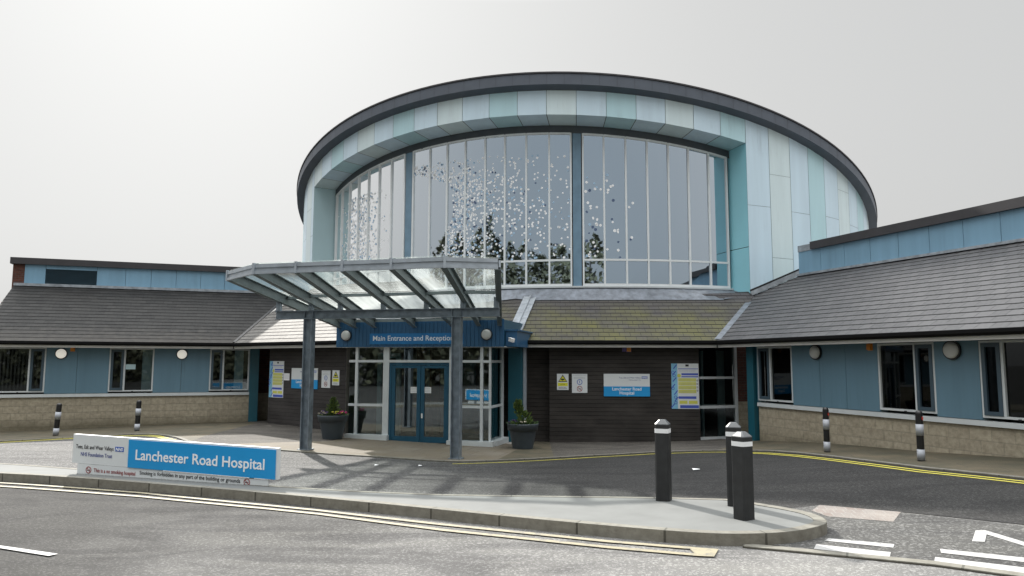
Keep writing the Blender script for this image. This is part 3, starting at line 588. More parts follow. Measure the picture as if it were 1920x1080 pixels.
# --- rotunda wall: flat panels in a four colour rhythm over a dark backing
PW = (JL - JR) / 19
seq = [1, 2, 1, 0]
wall = MB(); back = MB(); NP = int(round(360 / PW)); PWs = PW
stag = {0: [7.36], 1: [8.5, 5.65], 2: [7.3], 3: [6.3]}
def wall_top(a, r=RW): x, y = cp(a, r); return tz(HB, x, y)
def panel(a0, a1, z0a, z0b, z1a, z1b, m, r=RW):
    e = .035
    b0, b1 = a0 + e * (1 if a1 > a0 else -1), a1 - e * (1 if a1 > a0 else -1)
    x0, y0 = cp(b0, r); x1, y1 = cp(b1, r)
    wall.poly([(x0, y0, z0a), (x1, y1, z0b), (x1, y1, z1b), (x0, y0, z1a)][::-1] if a1 > a0 else [(x0, y0, z0a), (x1, y1, z0b), (x1, y1, z1b), (x0, y0, z1a)], [(0, 0), (1, 0), (1, 1), (0, 1)], m)
for k in range(NP):      # to the right of the recess, going round
    a0, a1 = JR - k * PW, JR - (k + 1) * PW
    if a1 < JL - 360: a1 = JL - 360
    if a0 <= JL - 360: break
    m = seq[k % 4]; cuts = [2.0] + sorted(stag[k % 4], reverse=False) + [99]
    for c0, c1 in zip(cuts[:-1], cuts[1:]):
        t0, t1 = wall_top(a0), wall_top(a1)
        if c0 >= min(t0, t1): continue
        z1a, z1b = (min(c1 - .012, t0), min(c1 - .012, t1)); panel(a0, a1, c0, c0, z1a, z1b, m)
    x0, y0 = cp(a0, RW - .03); x1, y1 = cp(a1, RW - .03)
    back.poly([(x0, y0, 2), (x1, y1, 2), (x1, y1, wall_top(a1)), (x0, y0, wall_top(a0))])
for k in range(19):      # the band above the recess
    a0, a1 = JR + k * PW, JR + (k + 1) * PW; m = seq[(-k - 1) % 4]
    l0, l1 = dpt(a0, RW, HL)[2], dpt(a1, RW, HL)[2]; panel(a0, a1, l0, l1, wall_top(a0), wall_top(a1), m)
    x0, y0 = cp(a0, RW - .03); x1, y1 = cp(a1, RW - .03)
    back.poly([(x1, y1, l1 - .0), (x0, y0, l0), (x0, y0, wall_top(a0)), (x1, y1, wall_top(a1))])
wall.build('rotunda_cladding', ['pA', 'pB', 'pC'], bld); back.build('rotunda_wall', 'joint', bld)
sof = MB(); RS = RG + .04
for k in range(19):
    a0, a1 = JR + k * PW, JR + (k + 1) * PW; m = seq[(-k - 1) % 4]; e = .05
    A, B = dpt(a0 + e, RW, HL), dpt(a1 - e, RW, HL)
    C0, D0 = dpt(a1 - e, RS, HL + .17), dpt(a0 + e, RS, HL + .17); sof.poly([A, B, C0, D0][::-1], None, m)
sof.build('recess_soffit', ['pA', 'pB', 'pC'], bld)
mb = MB()
for k in range(60):
    a0, a1 = JR + (JL - JR) * k / 60, JR + (JL - JR) * (k + 1) / 60
    mb.poly([dpt(a0, RS, HG - .02), dpt(a1, RS, HG - .02), dpt(a1, RS, HL + .17), dpt(a0, RS, HL + .17)][::-1]); mb.poly([dpt(a0, RS, HL + .18), dpt(a1, RS, HL + .18), dpt(a1, RW - .04, HL + .02), dpt(a0, RW - .04, HL + .02)])
mb.build('window_head', 'headstrip', bld)
for ang, mt, sg, zj in ((JR, 'jamb_r', 1, 5.95), (JL, 'jamb_l', -1, 5.45)):
    mb = MB(); e = .0
    for z0, z1f in ((3.4, lambda r: zj - .01), (zj + .01, lambda r: tz(HL + .17 * (RW - r) / (RW - RS), *cp(ang, r)))):
        p = [dpt(ang, RW, z0, False), dpt(ang, RS - .1, z0, False), (*cp(ang, RS - .1), z1f(RS - .1)), (*cp(ang, RW), z1f(RW))]; mb.poly(p if sg > 0 else p[::-1])
    mb.build('recess_jamb', mt, bld)
# --- roof edge ring
ring = MB(); NS = 180
for k in range(NS):
    a0, a1 = 360 * k / NS, 360 * (k + 1) / NS
    ring.poly([dpt(a0, RO, HB), dpt(a1, RO, HB), dpt(a1, RO, HT), dpt(a0, RO, HT)][::-1], [(0, 0)] * 4, 0, True)
ring.build('roof_fascia', 'fascia', bld)
ring = MB()
for k in range(NS):
    a0, a1 = 360 * k / NS, 360 * (k + 1) / NS
    ring.poly([dpt(a0, RW - .1, HB + .001), dpt(a1, RW - .1, HB + .001), dpt(a1, RO, HB + .001), dpt(a0, RO, HB + .001)][::-1])
ring.build('roof_soffit', 'fascia', bld)
ring = MB()
for k in range(NS):
    a0, a1 = 360 * k / NS, 360 * (k + 1) / NS
    ring.poly([dpt(a0, RO + .03, HT - .0), dpt(a1, RO + .03, HT - .0), dpt(a1, RO + .03, HT + .05), dpt(a0, RO + .03, HT + .05)][::-1])
    ring.poly([dpt(a0, RO + .03, HT + .05), dpt(a1, RO + .03, HT + .05), (CX, CY, HT + .12)][::-1])
ring.build('roof', 'coping', bld)
mb = MB()
for k in range(0, 44):
    a = JL + 2 - k * 2.4
    x, y = cp(a, RO + .004); 
    t = Vector((math.cos(R(a)), -math.sin(R(a)), 0)) * .004; p = Vector(dpt(a, RO + .004, HB + .01)); q = Vector(dpt(a, RO + .004, HT - .02))
    mb.poly([p - t, p + t, q + t, q - t])
mb.build('fascia_joint', 'coping', bld)
# --- rotunda windows
def curved_bar(mb, a0, a1, r0, r1, z0, z1, m=0, n=8, tilt=False):
    for k in range(n):
        b0, b1 = a0 + (a1 - a0) * k / n, a0 + (a1 - a0) * (k + 1) / n
        f = lambda a, r, z: dpt(a, r, z, tilt)
        mb.hexa([f(b1, r1, z0), f(b0, r1, z0), f(b0, r0, z0), f(b1, r0, z0), f(b1, r1, z1), f(b0, r1, z1), f(b0, r0, z1), f(b1, r0, z1)], m)
rndp = random.Random(21)
def left_edge(z): return float(np.interp(z, [5.4, 6.2, 6.8, 7.4, 8.0, 8.4, 8.7, 8.9], [28.2, 27.6, 26.4, 25.6, 25.6, 26.6, 30.0, 33.8]))
PANES = {'right': [4.13, .78, -2.64, -6.04, -9.49, -12.84, -16.39, -19.8], 'mid': [33.82, 30.16, 26.72, 23.31, 19.8, 16.45, 12.95, 9.29, 5.80], 'left': [59.36, 55.99, 52.42, 48.9, 45.48, 42.24, 38.95, 35.57]}
ft = .13      # half frame width in degrees
for key, A in PANES.items():
    fr = MB(); n = len(A)
    for i, a in enumerate(A):
        aa = a + (-.1 if i == 0 else (.1 if i == n - 1 else 0))
        top = dpt(a, RG, HG)[2]
        for z0, z1 in ((HS, top),):
            e0, e1 = aa + ft, aa - ft
            P = [dpt(e0, RG + .05, z0, False), dpt(e1, RG + .05, z0, False), dpt(e1, RG - .07, z0, False), dpt(e0, RG - .07, z0, False)]
            P += [(*cp(e0, RG + .05), z1), (*cp(e1, RG + .05), z1), (*cp(e1, RG - .07), z1), (*cp(e0, RG - .07), z1)]; fr.hexa(P)
    for a0, a1 in zip(A[:-1], A[1:]):
        a0, a1 = a0 - ft, a1 + ft
        curved_bar(fr, a1, a0, RG - .05, RG + .045, HS, HS + .075, n=1)
        curved_bar(fr, a1, a0, RG - .05, RG + .045, HTR - .03, HTR + .035, n=1)
        curved_bar(fr, a1, a0, RG - .05, RG + .045, HG - .06, HG, n=1, tilt=True)
    w = fr.build('rotunda_window', 'rotundaframe', bld)
    gl = MB()
    for a0, a1 in zip(A[:-1], A[1:]):
        x0, y0 = cp(a0, RG); x1, y1 = cp(a1, RG)
        jr = lambda: RG + rndp.uniform(-.004, .004)      # panes never sit perfectly in one surface
        for za, zb in ((HS + .03, HTR), (HTR, None)):
            q = [cp(a0, jr()), cp(a1, jr()), cp(a1, jr()), cp(a0, jr())]
            gl.poly([(*q[0], za), (*q[1], za), (*q[2], zb or tz(HG, x1, y1)), (*q[3], zb or tz(HG, x0, y0))])
    gl.build('pane', 'glass_r', w)
    dots = MB()
    def dot(a, z, r, m):
        i = [j for j in range(len(A) - 1) if A[j] - .2 >= a >= A[j + 1] + .2]
        if not i: return
        a0, a1 = A[i[0]], A[i[0] + 1]; t = (a - a0) / (a1 - a0)
        p0 = np.array([*cp(a0, RG), 0]); p1 = np.array([*cp(a1, RG), 0]); c = p0 + (p1 - p0) * t; tt = (p1 - p0) / np.linalg.norm(p1 - p0); nn = np.array([tt[1], -tt[0], 0])
        if nn[1] > 0: nn = -nn
        c = c + nn * .007
        if z > tz(HG, c[0], c[1]) - .12: return
        sq = random.choice((1, 1, 1, 1, .7)); an = random.random() * 3.14
        pts = []
        for k in range(7):
            th = 2 * math.pi * k / 7; dx, dz = r * math.cos(th), r * sq * math.sin(th); dx, dz = dx * math.cos(an) - dz * math.sin(an), dx * math.sin(an) + dz * math.cos(an)
            q = c + tt * dx; pts.append((q[0], q[1], z + dz))
        dots.poly(pts, None, m)
    rnd = random.Random(11)
    if key == 'mid':
        for _ in range(9500):
            a = rnd.uniform(5.9, 33.7); z = rnd.uniform(5.55, 9.2); le = left_edge(z); t = le - a
            if t < 0: continue
            dens = .62 * math.exp(-t / 5.2) + .03
            if t < 1.2: dens *= .6 + .4 * t / 1.2
            if rnd.random() < dens: dot(a, z, rnd.uniform(.030, .044), rnd.choices((0, 1, 2), (7, 2.4, .8))[0])
    elif key == 'right':
        for _ in range(56): 
            a = 4.0 - abs(rnd.gauss(0, 3.0)); z = rnd.uniform(5.6, 8.4); dot(a, z, rnd.uniform(.035, .055), rnd.choices((0, 1, 2), (5, 1, 2))[0])
    else:
        for _ in range(900):
            a = rnd.gauss(48.5, 3.2); z = rnd.uniform(5.6, 8.6); dot(a, z, rnd.uniform(.028, .045), rnd.choices((0, 1), (5, 2))[0])
    if dots.v: dots.build('dot_pattern', ['dotw', 'dotb', 'dotn'], w)
for a0, a1 in ((5.62, 4.31), (35.4, 34.0)):
    mb = MB(); x0 = cp(a0, RG + .03); x1 = cp(a1, RG + .03); y0 = cp(a0, RG - .2); y1 = cp(a1, RG - .2); z1 = tz(HG, *x0) + .0
    mb.hexa([(*x0, HS), (*x1, HS), (*y1, HS), (*y0, HS), (*x0, z1), (*x1, z1), (*y1, z1), (*y0, z1)]); mb.build('window_pier', 'pier', bld)
mb = MB(); curved_bar(mb, JR, JL, RG - .08, RG + .08, HS - .06, HS - .003, n=40); mb.build('window_sill', 'whiteframe', bld)
# inside of the rotunda: floor and a pale far wall so the glass has something behind it
mb = MB()
for k in range(48):
    a0, a1 = 360 * k / 48, 360 * (k + 1) / 48
    mb.poly([(CX, CY, 3.2), (*cp(a0, RW - .15), 3.2), (*cp(a1, RW - .15), 3.2)])
mb.build('inner_floor', 'room', bld)

# --- wings
def window(fr, u0, u1, casL, zb=1.12, zt=2.57, split=None, glass='glass_w', oneglass=True):
    """white framed window: a fixed pane and a grey casement (casL: on the left)"""
    w = MB(); f = .045; o0, o1 = -.03, .07
    fr.box(w, u0, u0 + f, o0, o1, zb, zt); fr.box(w, u1 - f, u1, o0, o1, zb, zt); fr.box(w, u0 + f, u1 - f, o0, o1, zb - .0, zb + f); fr.box(w, u0 + f, u1 - f, o0, o1, zt - f, zt); fr.box(w, split - f * .6, split + f * .6, o0, o1, zb + f, zt - f)
    W = w.build('window', 'whiteframe', bld)
    c0, c1 = (u0 + f, split - f * .6) if casL else (split + f * .6, u1 - f); p0, p1 = (split + f * .6, u1 - f) if casL else (u0 + f, split - f * .6)
    c = MB(); k = .075; za, zz = zb + f, zt - f
    fr.box(c, c0, c0 + k, -.045, .04, za, zz); fr.box(c, c1 - k, c1, -.045, .04, za, zz); fr.box(c, c0 + k, c1 - k, -.045, .04, za, za + k); fr.box(c, c0 + k, c1 - k, -.045, .04, zz - k, zz); c.build('casement', 'casement', W)
    g = MB(); fr.quad(g, c0 + k, c1 - k, 0, za + k, zz - k); fr.quad(g, p0, p1, .02, za, zz); g.build('pane', glass, W)
    h = MB(); fr.box(h, split + (.25 if casL else -.30), split + (.3 if casL else -.25), -.05, -.03, zb - .02, zb + .015); h.build('drain_cap', 'black', W)
    return W
def wing(fr, segs, joints, u0, u1, casL, splits, glass):
    """segs: windows (u0,u1); the rest of the band is blue cladding"""
    mb = MB(); z0 = -.6; fr.box(mb, u0, u1, 0, .3, z0, .955); mb.build('stone_plinth', 'block', bld)
    mb = MB(); fr.box(mb, u0, u1, -.05, .28, .96, 1.06); mb.build('window_sill', 'whiteframe', bld)
    edges = [u0] + [e for s in segs for e in s] + [u1]
    for a, b in zip(edges[0::2], edges[1::2]):
        if b - a < .02: continue
        js = [a] + [j for j in joints if a < j < b] + [b]
        for p, q in zip(js[:-1], js[1:]):
            mb = MB(); fr.box(mb, p + .005, q - .005, -.035, .0, 1.075, 2.6); mb.build('cladding_panel', 'bluepanel', bld)
        mb = MB(); fr.box(mb, a, b, .001, .2, 1.06, 2.62); mb.build('wall', 'joint', bld)
    for s, sp in zip(segs, splits): window(fr, s[0], s[1], casL(s), split=sp, glass=glass(s))
    # eaves: soffit, white edge, gutter
    mb = MB(); fr.box(mb, u0, u1, -.49, .1, 2.60, 2.62); mb.build('eaves_soffit', 'black', bld)
FLsegs = [(-9.3, -6.30), (-4.47, -3.12), (-1.35, -.06)]
wing(FL, FLsegs, [-5.41, -2.25], -8.15, -.02, lambda s: s[0] > -5, [-6.77, -4.01, -.91], lambda s: 'glass_w') if False else None
def wing_left():
    wing(FL, [(-8.1, -6.31), (-4.47, -3.12), (-1.35, -.05)], [-5.41, -2.25], -8.12, -.02, lambda s: s[0] > -5, [-6.77, -4.01, -.91], lambda s: 'glass_w')
    wing(FR, [(-16.49, -15.14), (-12.42, -11.0), (-10.03, -8.0)], [-14.18, -13.35], -16.53, -3.6, lambda s: s[0] < -16 or s[0] > -11, [-15.99, -11.475, -9.59], lambda s: 'glass_d')
wing_left()
def eaves(rf, u0, u1, name='gutter'):
    """white fascia edge and black gutter along an eave"""
    F = rf.F
    mb = MB(); F.box(mb, u0, u1, .0, .03, 2.57, 2.648); mb.build('eaves_edge', 'whitestrip', bld)
    mb = MB(); prof = [(-.115, 2.77), (-.112, 2.70), (-.085, 2.66), (-.05, 2.65), (.02, 2.65), (.02, 2.74), (-.095, 2.765)]
    n = len(prof)
    for i in range(n):
        (o0, z0), (o1, z1) = prof[i], prof[(i + 1) % n]; mb.poly([F.P(u0, o0, z0), F.P(u1, o0, z0), F.P(u1, o1, z1), F.P(u0, o1, z1)][::-1])
    mb.poly([F.P(u0, o, z) for o, z in prof]); mb.poly([F.P(u1, o, z) for o, z in prof][::-1]); mb.build(name, 'gutter', bld)
cornL = meet(RL, R37, 0); cornR = meet(RR, RM, 0); cornH = meet(RM, RC, 0)
eaves(RL, uL0, RL.us(*cornL[:2])[0] - .02); eaves(R37, R37.us(*cornL[:2])[0] + .02, -17.35)
eaves(RR, RR.us(*cornR[:2])[0] + .02, -3.5); eaves(RM, RM.us(*cornH[:2])[0] - .1, RM.us(*cornR[:2])[0] - .02)
for nm, fr, u0, u1, dp in (('eaves_soffit', R37.F, R37.us(*cornL[:2])[0], -17.35, 2.0), ('eaves_soffit', RM.F, RM.us(*cornH[:2])[0] - .1, RM.us(*cornR[:2])[0] + .6, 2.4)):
    mb = MB(); fr.box(mb, u0, u1, .03, dp, 2.60, 2.63); mb.build(nm, 'black', bld)
# gable end of the left wing, parapets with copings
FLp = Frame(aL, dL - .5 + 3.75); FRp = Frame(aR, dR - .5 + 3.75)
mb = MB(); FLp.box(mb, uL0 - .08, -7.93, .0, .4, 4.6, 5.68); mb.build('brick_pier', 'brick', bld)
mb = MB()
for a, b in zip([uL0, uL0], [uL0 + .05, uL0 + .05]): pass
mb.poly([FL.P(uL0 + .06, 0, -.6), FL.P(uL0 + .06, 3.2, -.6), FL.P(uL0 + .06, 3.2, 4.75), FL.P(uL0 + .06, 0, 2.9)]); mb.build('gable_wall', 'brick', bld)
def parapet(fr, edges, lou=None, u_end=None):
    for a, b in zip(edges[:-1], edges[1:]):
        mb = MB()
        if lou and abs(a - lou) < .01:
            fr.box(mb, a + .005, b - .005, 0, .05, 5.52, 5.68); mb.build('parapet_panel', 'bluepale', bld)
            l = MB(); fr.box(l, a, b, .12, .14, 4.8, 5.52)
            for k in range(13): z = 4.98 + k * .042; l.hexa([fr.P(a, .02, z), fr.P(b, .02, z), fr.P(b, .10, z + .03), fr.P(a, .10, z + .03), fr.P(a, .02, z + .012), fr.P(b, .02, z + .012), fr.P(b, .10, z + .042), fr.P(a, .10, z + .042)])
            l.build('louvre', 'louvre', bld)
        else:
            fr.box(mb, a + .006, b - .006, 0, .05, 4.93, 5.68); mb.build('parapet_panel', 'bluepale', bld)
    mb = MB(); fr.box(mb, edges[0], edges[-1], .145, .4, 4.5, 5.66); mb.build('parapet_wall', 'joint', bld)
    mb = MB(); fr.box(mb, u_end if u_end is not None else edges[0], edges[-1] + .02, -.10, .5, 5.665, 5.90); mb.build('parapet_coping', 'coping', bld)
parapet(FLp, [-7.93, -7.26, -5.59, -4.62, -3.74, -2.86, -1.98, -1.10, -.22, .66, 1.54, 2.42, 3.30, 4.2, 5.1], -7.26, uL0 - .16)
uq = FRp.u_of(Q) + .02
parapet(FRp, [uq] + [uq + .95 * k for k in range(1, 16)], None, uq + .62)
mb = MB(); FRp.box(mb, uq, uq + .61, -.02, .45, 5.66, 5.86); mb.build('coping_end', 'leadlight', bld)
mb = MB(); FRp.box(mb, uq, uq + .04, .05, 2.2, 4.6, 5.66); mb.build('parapet_return', 'pA', bld)

# --- front walls between the wings
mb = MB(); F37.box(mb, -21.42, -17.3, 0, .12, -.3, 2.6); tl = mb.build('timber_screen', 'timber_l', bld)
FB = Frame(aL, dL + 1.05)
mb = MB(); FB.box(mb, .05, 3.2, 0, .25, .98, 2.62); mb.build('brick_wall', 'brick', bld)
mb = MB(); FB.box(mb, .05, 3.2, -.01, .25, -.4, .975); mb.build('stone_plinth', 'block', bld)
mb = MB(); FL.box(mb, -.02, .28, -.13, .15, -.4, 2.598); mb.build('corner_post', 'teal', bld)
mb = MB(); FL.box(mb, -.0, .2, .16, 1.05, -.4, 2.62); mb.build('wall', 'brick', bld)
mb = MB(); F2.box(mb, .10, 4.47, 0, .5, -.6, 2.595); mb.build('timber_screen', 'timber', bld)
mb = MB(); F2.box(mb, -1.6, .10, .35, .5, -.6, 2.6); mb.build('timber_wall', 'timber', bld)
# glazed bay, brick reveal and corner post right of the timber wall
FGb = Frame(R(-17), 18.837)
def bay():
    W = MB(); u0, u1 = 11.50, 12.79; zs = [(-.20, -.02), (.80, .88), (1.66, 1.73)]
    for a, b in zs: FGb.box(W, u0, u1 - .08, -.03, .06, a, b)
    FGb.box(W, u1 - .08, u1, -.04, .08, -.25, 2.6); w = W.build('bay_window', 'whiteframe', bld)
    g = MB(); FGb.quad(g, u0, u1 - .08, .02, -.02, 2.6); g.build('pane', 'glass_w', w)
    g = MB(); FGb.box(g, 12.15, 12.22, .9, .98, -.2, 2.5); FGb.box(g, 11.5, 12.8, 1.0, 1.05, .80, .86); FGb.box(g, 12.45, 12.7, .5, .55, -.2, 2.5); g.build('inner_frame', 'jamb_l', w)
    mb = MB(); FGb.box(mb, u1 + .005, u1 + .55, -.0, .2, .99, 2.62); mb.build('brick_wall', 'brick', bld)
    mb = MB(); FGb.box(mb, u1 + .005, u1 + .55, -.01, .2, -.4, .985); mb.build('stone_plinth', 'block', bld)
bay()
mb = MB(); FR.box(mb, -16.85, -16.57, -.12, .16, -.5, 2.598); mb.build('corner_post', 'teal', bld)
# rooms behind the windows
def room(fr, u0, u1, z0, z1, dep, mat):
    mb = MB(); a, b = .22, dep
    P = fr.P
    mb.poly([P(u0, b, z0), P(u1, b, z0), P(u1, b, z1), P(u0, b, z1)]); mb.poly([P(u0, a, z0), P(u1, a, z0), P(u1, b, z0), P(u0, b, z0)]); mb.poly([P(u0, a, z1), P(u1, a, z1), P(u1, b, z1), P(u0, b, z1)]); mb.poly([P(u0, a, z0), P(u0, b, z0), P(u0, b, z1), P(u0, a, z1)]); mb.poly([P(u1, a, z0), P(u1, b, z0), P(u1, b, z1), P(u1, a, z1)])
    return mb.build('room', mat, bld)
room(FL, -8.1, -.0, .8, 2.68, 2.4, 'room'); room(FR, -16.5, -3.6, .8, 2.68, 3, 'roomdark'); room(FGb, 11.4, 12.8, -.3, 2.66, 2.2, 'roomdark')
# things to see through the windows: blinds and a pale curtain
mb = MB()
for k in range(17): FL.box(mb, -8.0 + k * .105, -8.0 + k * .105 + .05, .30, .31, 1.12, 2.57)
mb.build('vertical_blind', 'room', bld)
mb = MB(); FL.box(mb, -3.52, -3.2, .35, .40, 1.1, 2.6); FL.box(mb, -.55, -.25, .35, .40, 1.1, 2.6); mb.build('curtain', 'jamb_l', bld)

# --- entrance porch
zg = lambda u: G(*FE.P(u, 0, 0)[:2])
def porch():
    f = MB(); o0, o1 = -.04, .07
    V = [(-9.56, -9.48), (-8.69, -8.51), (-6.70, -6.60), (-5.80, -5.72)]
    for a, b in V: FE.box(f, a, b, o0, o1, -.25, 2.56)
    for a, b in ((-9.76, -9.56), (-9.48, -8.69), (-6.60, -5.80), (-5.72, -5.51)): FE.box(f, a, b, o0 + .005, o1, 2.12, 2.19); FE.box(f, a, b, o0 + .005, o1, .875, .945)
    FE.box(f, -8.51, -6.70, o0 + .005, o1, 2.12, 2.19)
    # right return of the porch
    def sbox(a, b, z0, z1): FE.box(f, -5.535, -5.50, a, b, z0, z1)
    FE.box(f, -5.555, -5.50, -.02, .05, -.25, 2.56); FE.box(f, -5.58, -5.48, 1.17, 1.30, -.3, 2.56)
    for z0, z1 in ((2.12, 2.19), (.875, .945)): sbox(.05, 1.17, z0, z1)
    fo = f.build('porch_frame', 'whiteframe', bld)
    g = MB()
    for a, b in ((-9.76, -9.52), (-9.52, -8.6), (-6.66, -5.76), (-5.76, -5.52)): FE.quad(g, a, b, .01, -.2, 2.56)
    FE.quad(g, -8.6, -6.66, .01, 2.15, 2.56)
    g.poly([FE.P(-5.52, .02, -.2), FE.P(-5.52, 1.2, -.2), FE.P(-5.52, 1.2, 2.56), FE.P(-5.52, .02, 2.56)]); g.build('pane', 'glass_e', fo)
    s = MB(); FE.box(s, -9.80, -8.49, -.16, .1, -.20, .085); FE.box(s, -6.72, -5.40, -.16, .1, -.25, -.01); FE.box(s, -5.60, -5.34, .1, 1.35, -.25, -.015); s.build('porch_sill', 'whiteframe', bld)
    d = MB(); FE.box(d, -8.51, -8.44, -.01, .09, -.15, 2.115); FE.box(d, -6.75, -6.70, -.01, .09, -.15, 2.115); FE.box(d, -8.44, -6.75, -.01, .09, 2.05, 2.115); d.build('door_frame', 'navydoor', bld)
    for a, b, hu in ((-8.435, -7.565, -7.63), (-7.55, -6.755, -7.50)):
        L = MB(); st = .105
        FE.box(L, a, a + st, .0, .06, -.10, 2.04); FE.box(L, b - st, b, .0, .06, -.10, 2.04); FE.box(L, a + st, b - st, .0, .06, 1.96, 2.04); FE.box(L, a + st, b - st, .0, .06, -.10, .06)
        lo = L.build('door', 'navydoor', bld); p = MB(); FE.quad(p, a + st, b - st, .03, .06, 1.96); p.build('pane', 'glass_e', lo)
        if hu > -7.6:
            h = MB(); FE.box(h, hu - .02, hu + .02, -.03, .0, .57, .70); h.build('handle', 'whiteband', lo)
    m = MB()
    n = 42; u0, u1 = -10.13, -5.09
    for k in range(n):
        a, b = u0 + (u1 - u0) * k / n, u0 + (u1 - u0) * (k + 1) / n; FF.box(m, a + .004, b - .004, 0, .03, 2.555, 3.32)
    m.build('porch_fascia', 'navy', bld)
    m = MB(); FF.box(m, u0 + .01, u1 - .01, .03, 2.8, 2.57, 3.30); m.build('porch_roof', 'navydoor', bld)
    m = MB(); FF.box(m, u0, -5.05, .015, 1.5, 2.545, 2.568); m.build('porch_soffit', 'whitestrip', bld)
    m = MB(); FF.box(m, -5.08, -4.76, .12, 1.9, 2.56, 2.99); FF.box(m, -5.08, -4.72, .09, 1.9, 2.99, 3.03); m.build('porch_fascia', 'navy', bld)
    m = MB(); FE.box(m, -5.36, -4.94, 1.35, 1.6, -.4, 2.56); m.build('pilaster', 'teal', bld)
    m = MB(); FE.box(m, -4.93, -4.85, 1.42, 1.55, -.4, 2.56); m.build('pilaster_trim', 'edge', bld)
    # lobby
    r = MB(); P = FE.P; a, b = 1.0, 4.2
    r.poly([P(-9.9, b, -.2), P(-4.9, b, -.2), P(-4.9, b, 2.6), P(-9.9, b, 2.6)]); r.poly([P(-9.76, .1, -.16), P(-5.2, .1, -.16), P(-4.9, b, -.16), P(-9.9, b, -.16)]); r.poly([P(-9.9, .1, 2.56), P(-4.9, .1, 2.56), P(-4.9, b, 2.56), P(-9.9, b, 2.56)]); r.poly([P(-9.9, .08, -.2), P(-9.9, b, -.2), P(-9.9, b, 2.6), P(-9.9, .08, 2.6)]); r.poly([P(-5.0, 1.6, -.2), P(-5.0, b, -.2), P(-5.0, b, 2.6), P(-5.0, 1.6, 2.6)])
    r.build('lobby', 'lobbywall', bld)
    r = MB(); FE.box(r, -8.25, -8.0, 1.4, 1.6, -.16, 2.5); FE.box(r, -7.9, -7.84, 1.6, 2.4, -.16, 2.5); FE.box(r, -9.1, -6.9, 3.4, 3.9, -.16, .95); FE.box(r, -6.2, -5.95, 2.2, 2.4, -.16, 2.5); FE.box(r, -9.75, -9.6, 2.0, 4.0, -.16, 2.1); r.build('lobby_screen', 'wood', bld)
    r = MB(); FE.box(r, -9.0, -7.2, 4.1, 4.15, 1.2, 2.1); FE.box(r, -6.6, -6.1, 4.1, 4.15, 1.0, 1.8); r.build('lobby_noticeboard', 'jamb_l', bld)
    r = MB(); FE.box(r, -9.35, -9.2, 1.0, 1.1, -.1, 2.4); FE.box(r, -8.75, -8.6, 1.0, 1.1, -.1, 2.4); FE.box(r, -9.2, -8.75, 1.0, 1.1, 2.25, 2.4); FE.box(r, -5.9, -5.8, 1.2, 1.35, -.1, 2.5); r.build('inner_door_frame', 'jamb_l', bld)
porch()

# ------------------------------------------------------------------ entrance canopy
can = thing('entrance_canopy', (-3.1, 17.4, -.05), 'steel and glass canopy on two grey columns before the entrance', 'canopy')
cols = [(-5.0, 17.84), (-1.283, 16.94)]
bd = Vector((cols[1][0] - cols[0][0], cols[1][1] - cols[0][1], 0)).normalized(); bn = Vector((bd.y, -bd.x, 0))
if bn.y > 0: bn = -bn
def ibeam(mb, a, b, w, h, tf=.018, tw=.014):
    a = Vector(a); b = Vector(b); mb.bar(a + Vector((0, 0, h / 2 - tf / 2)), b + Vector((0, 0, h / 2 - tf / 2)), w, tf); mb.bar(a - Vector((0, 0, h / 2 - tf / 2)), b - Vector((0, 0, h / 2 - tf / 2)), w, tf); mb.bar(a, b, tw, h - 2 * tf)
b0 = Vector((-5.90, 18.06, 3.29)); b1 = Vector((-.285, 16.695, 3.29))
mb = MB(); ibeam(mb, b0, b1, .17, .21)
for cx, cy in cols:
    for s in (-.11, .11):
        p = Vector((cx, cy, 3.29)) + bd * s; mb.bar(p - Vector((0, 0, .085)), p + Vector((0, 0, .085)), .012, .15, up=bd.cross(Vector((0, 0, 1))))
mb.build('beam', 'steel', can)
for cx, cy in cols:
    mb = MB(); z0 = G(cx, cy) + .03; c = Vector((cx, cy, 0))
    for s in (-1, 1):
        p = c + bd * (.10 * s); mb.bar(p + Vector((0, 0, z0)), p + Vector((0, 0, 3.184)), .02, .20, up=bn)
    mb.bar(c + Vector((0, 0, z0)), c + Vector((0, 0, 3.184)), .18, .02, up=bn)
    mb.bar(c + Vector((0, 0, z0)), c + Vector((0, 0, z0 + .025)), .30, .28, up=bn); mb.build('column', 'steel', can)
front = [(-6.30, 16.0, 3.92), (-5.305, 14.8, 3.92), (-4.36, 14.54, 3.92), (-3.36, 14.27, 3.92), (-2.34, 13.99, 3.92), (-1.297, 13.7, 3.92), (-.28, 13.9, 3.92)]
rear = [(-4.996, 20.95, 3.11), (-4.504, 20.82, 3.10), (-3.922, 20.67, 3.10), (-2.736, 20.37, 3.10), (-1.63, 20.09, 3.11), (-.909, 19.905, 3.12), (-.337, 19.76, 3.12)]
RD = .235
for a, b in zip(front, rear):
    mb = MB(); a = Vector(a); b = Vector(b)
    ibeam(mb, a + Vector((0, 0, RD / 2)), b + Vector((0, 0, RD / 2)), .125, RD, .016, .014); rf = mb.build('rafter', 'steelpaint', can)
    # bracket on the beam
    d = (b - a); den = d.x * bn.x + d.y * bn.y; t = ((b0.x - a.x) * bn.x + (b0.y - a.y) * bn.y) / den; p = a + d * t
    mb = MB(); zb_ = 3.396
    if p.z > zb_ + .01: mb.bar((p.x - .05, p.y - .03, zb_), (p.x - .05, p.y - .03, p.z + .1), .11, .10, up=bd); mb.build('bracket', 'steel', can)
for t, w in ((.46, .09), (.985, .06)):
    mb = MB()
    for i in range(6):
        p = Vector(front[i]).lerp(Vector(rear[i]), t); q = Vector(front[i + 1]).lerp(Vector(rear[i + 1]), t)
        mb.bar(p + Vector((0, 0, RD - .05)), q + Vector((0, 0, RD - .05)), w, .07)
    mb.build('purlin', 'steelpaint', can)
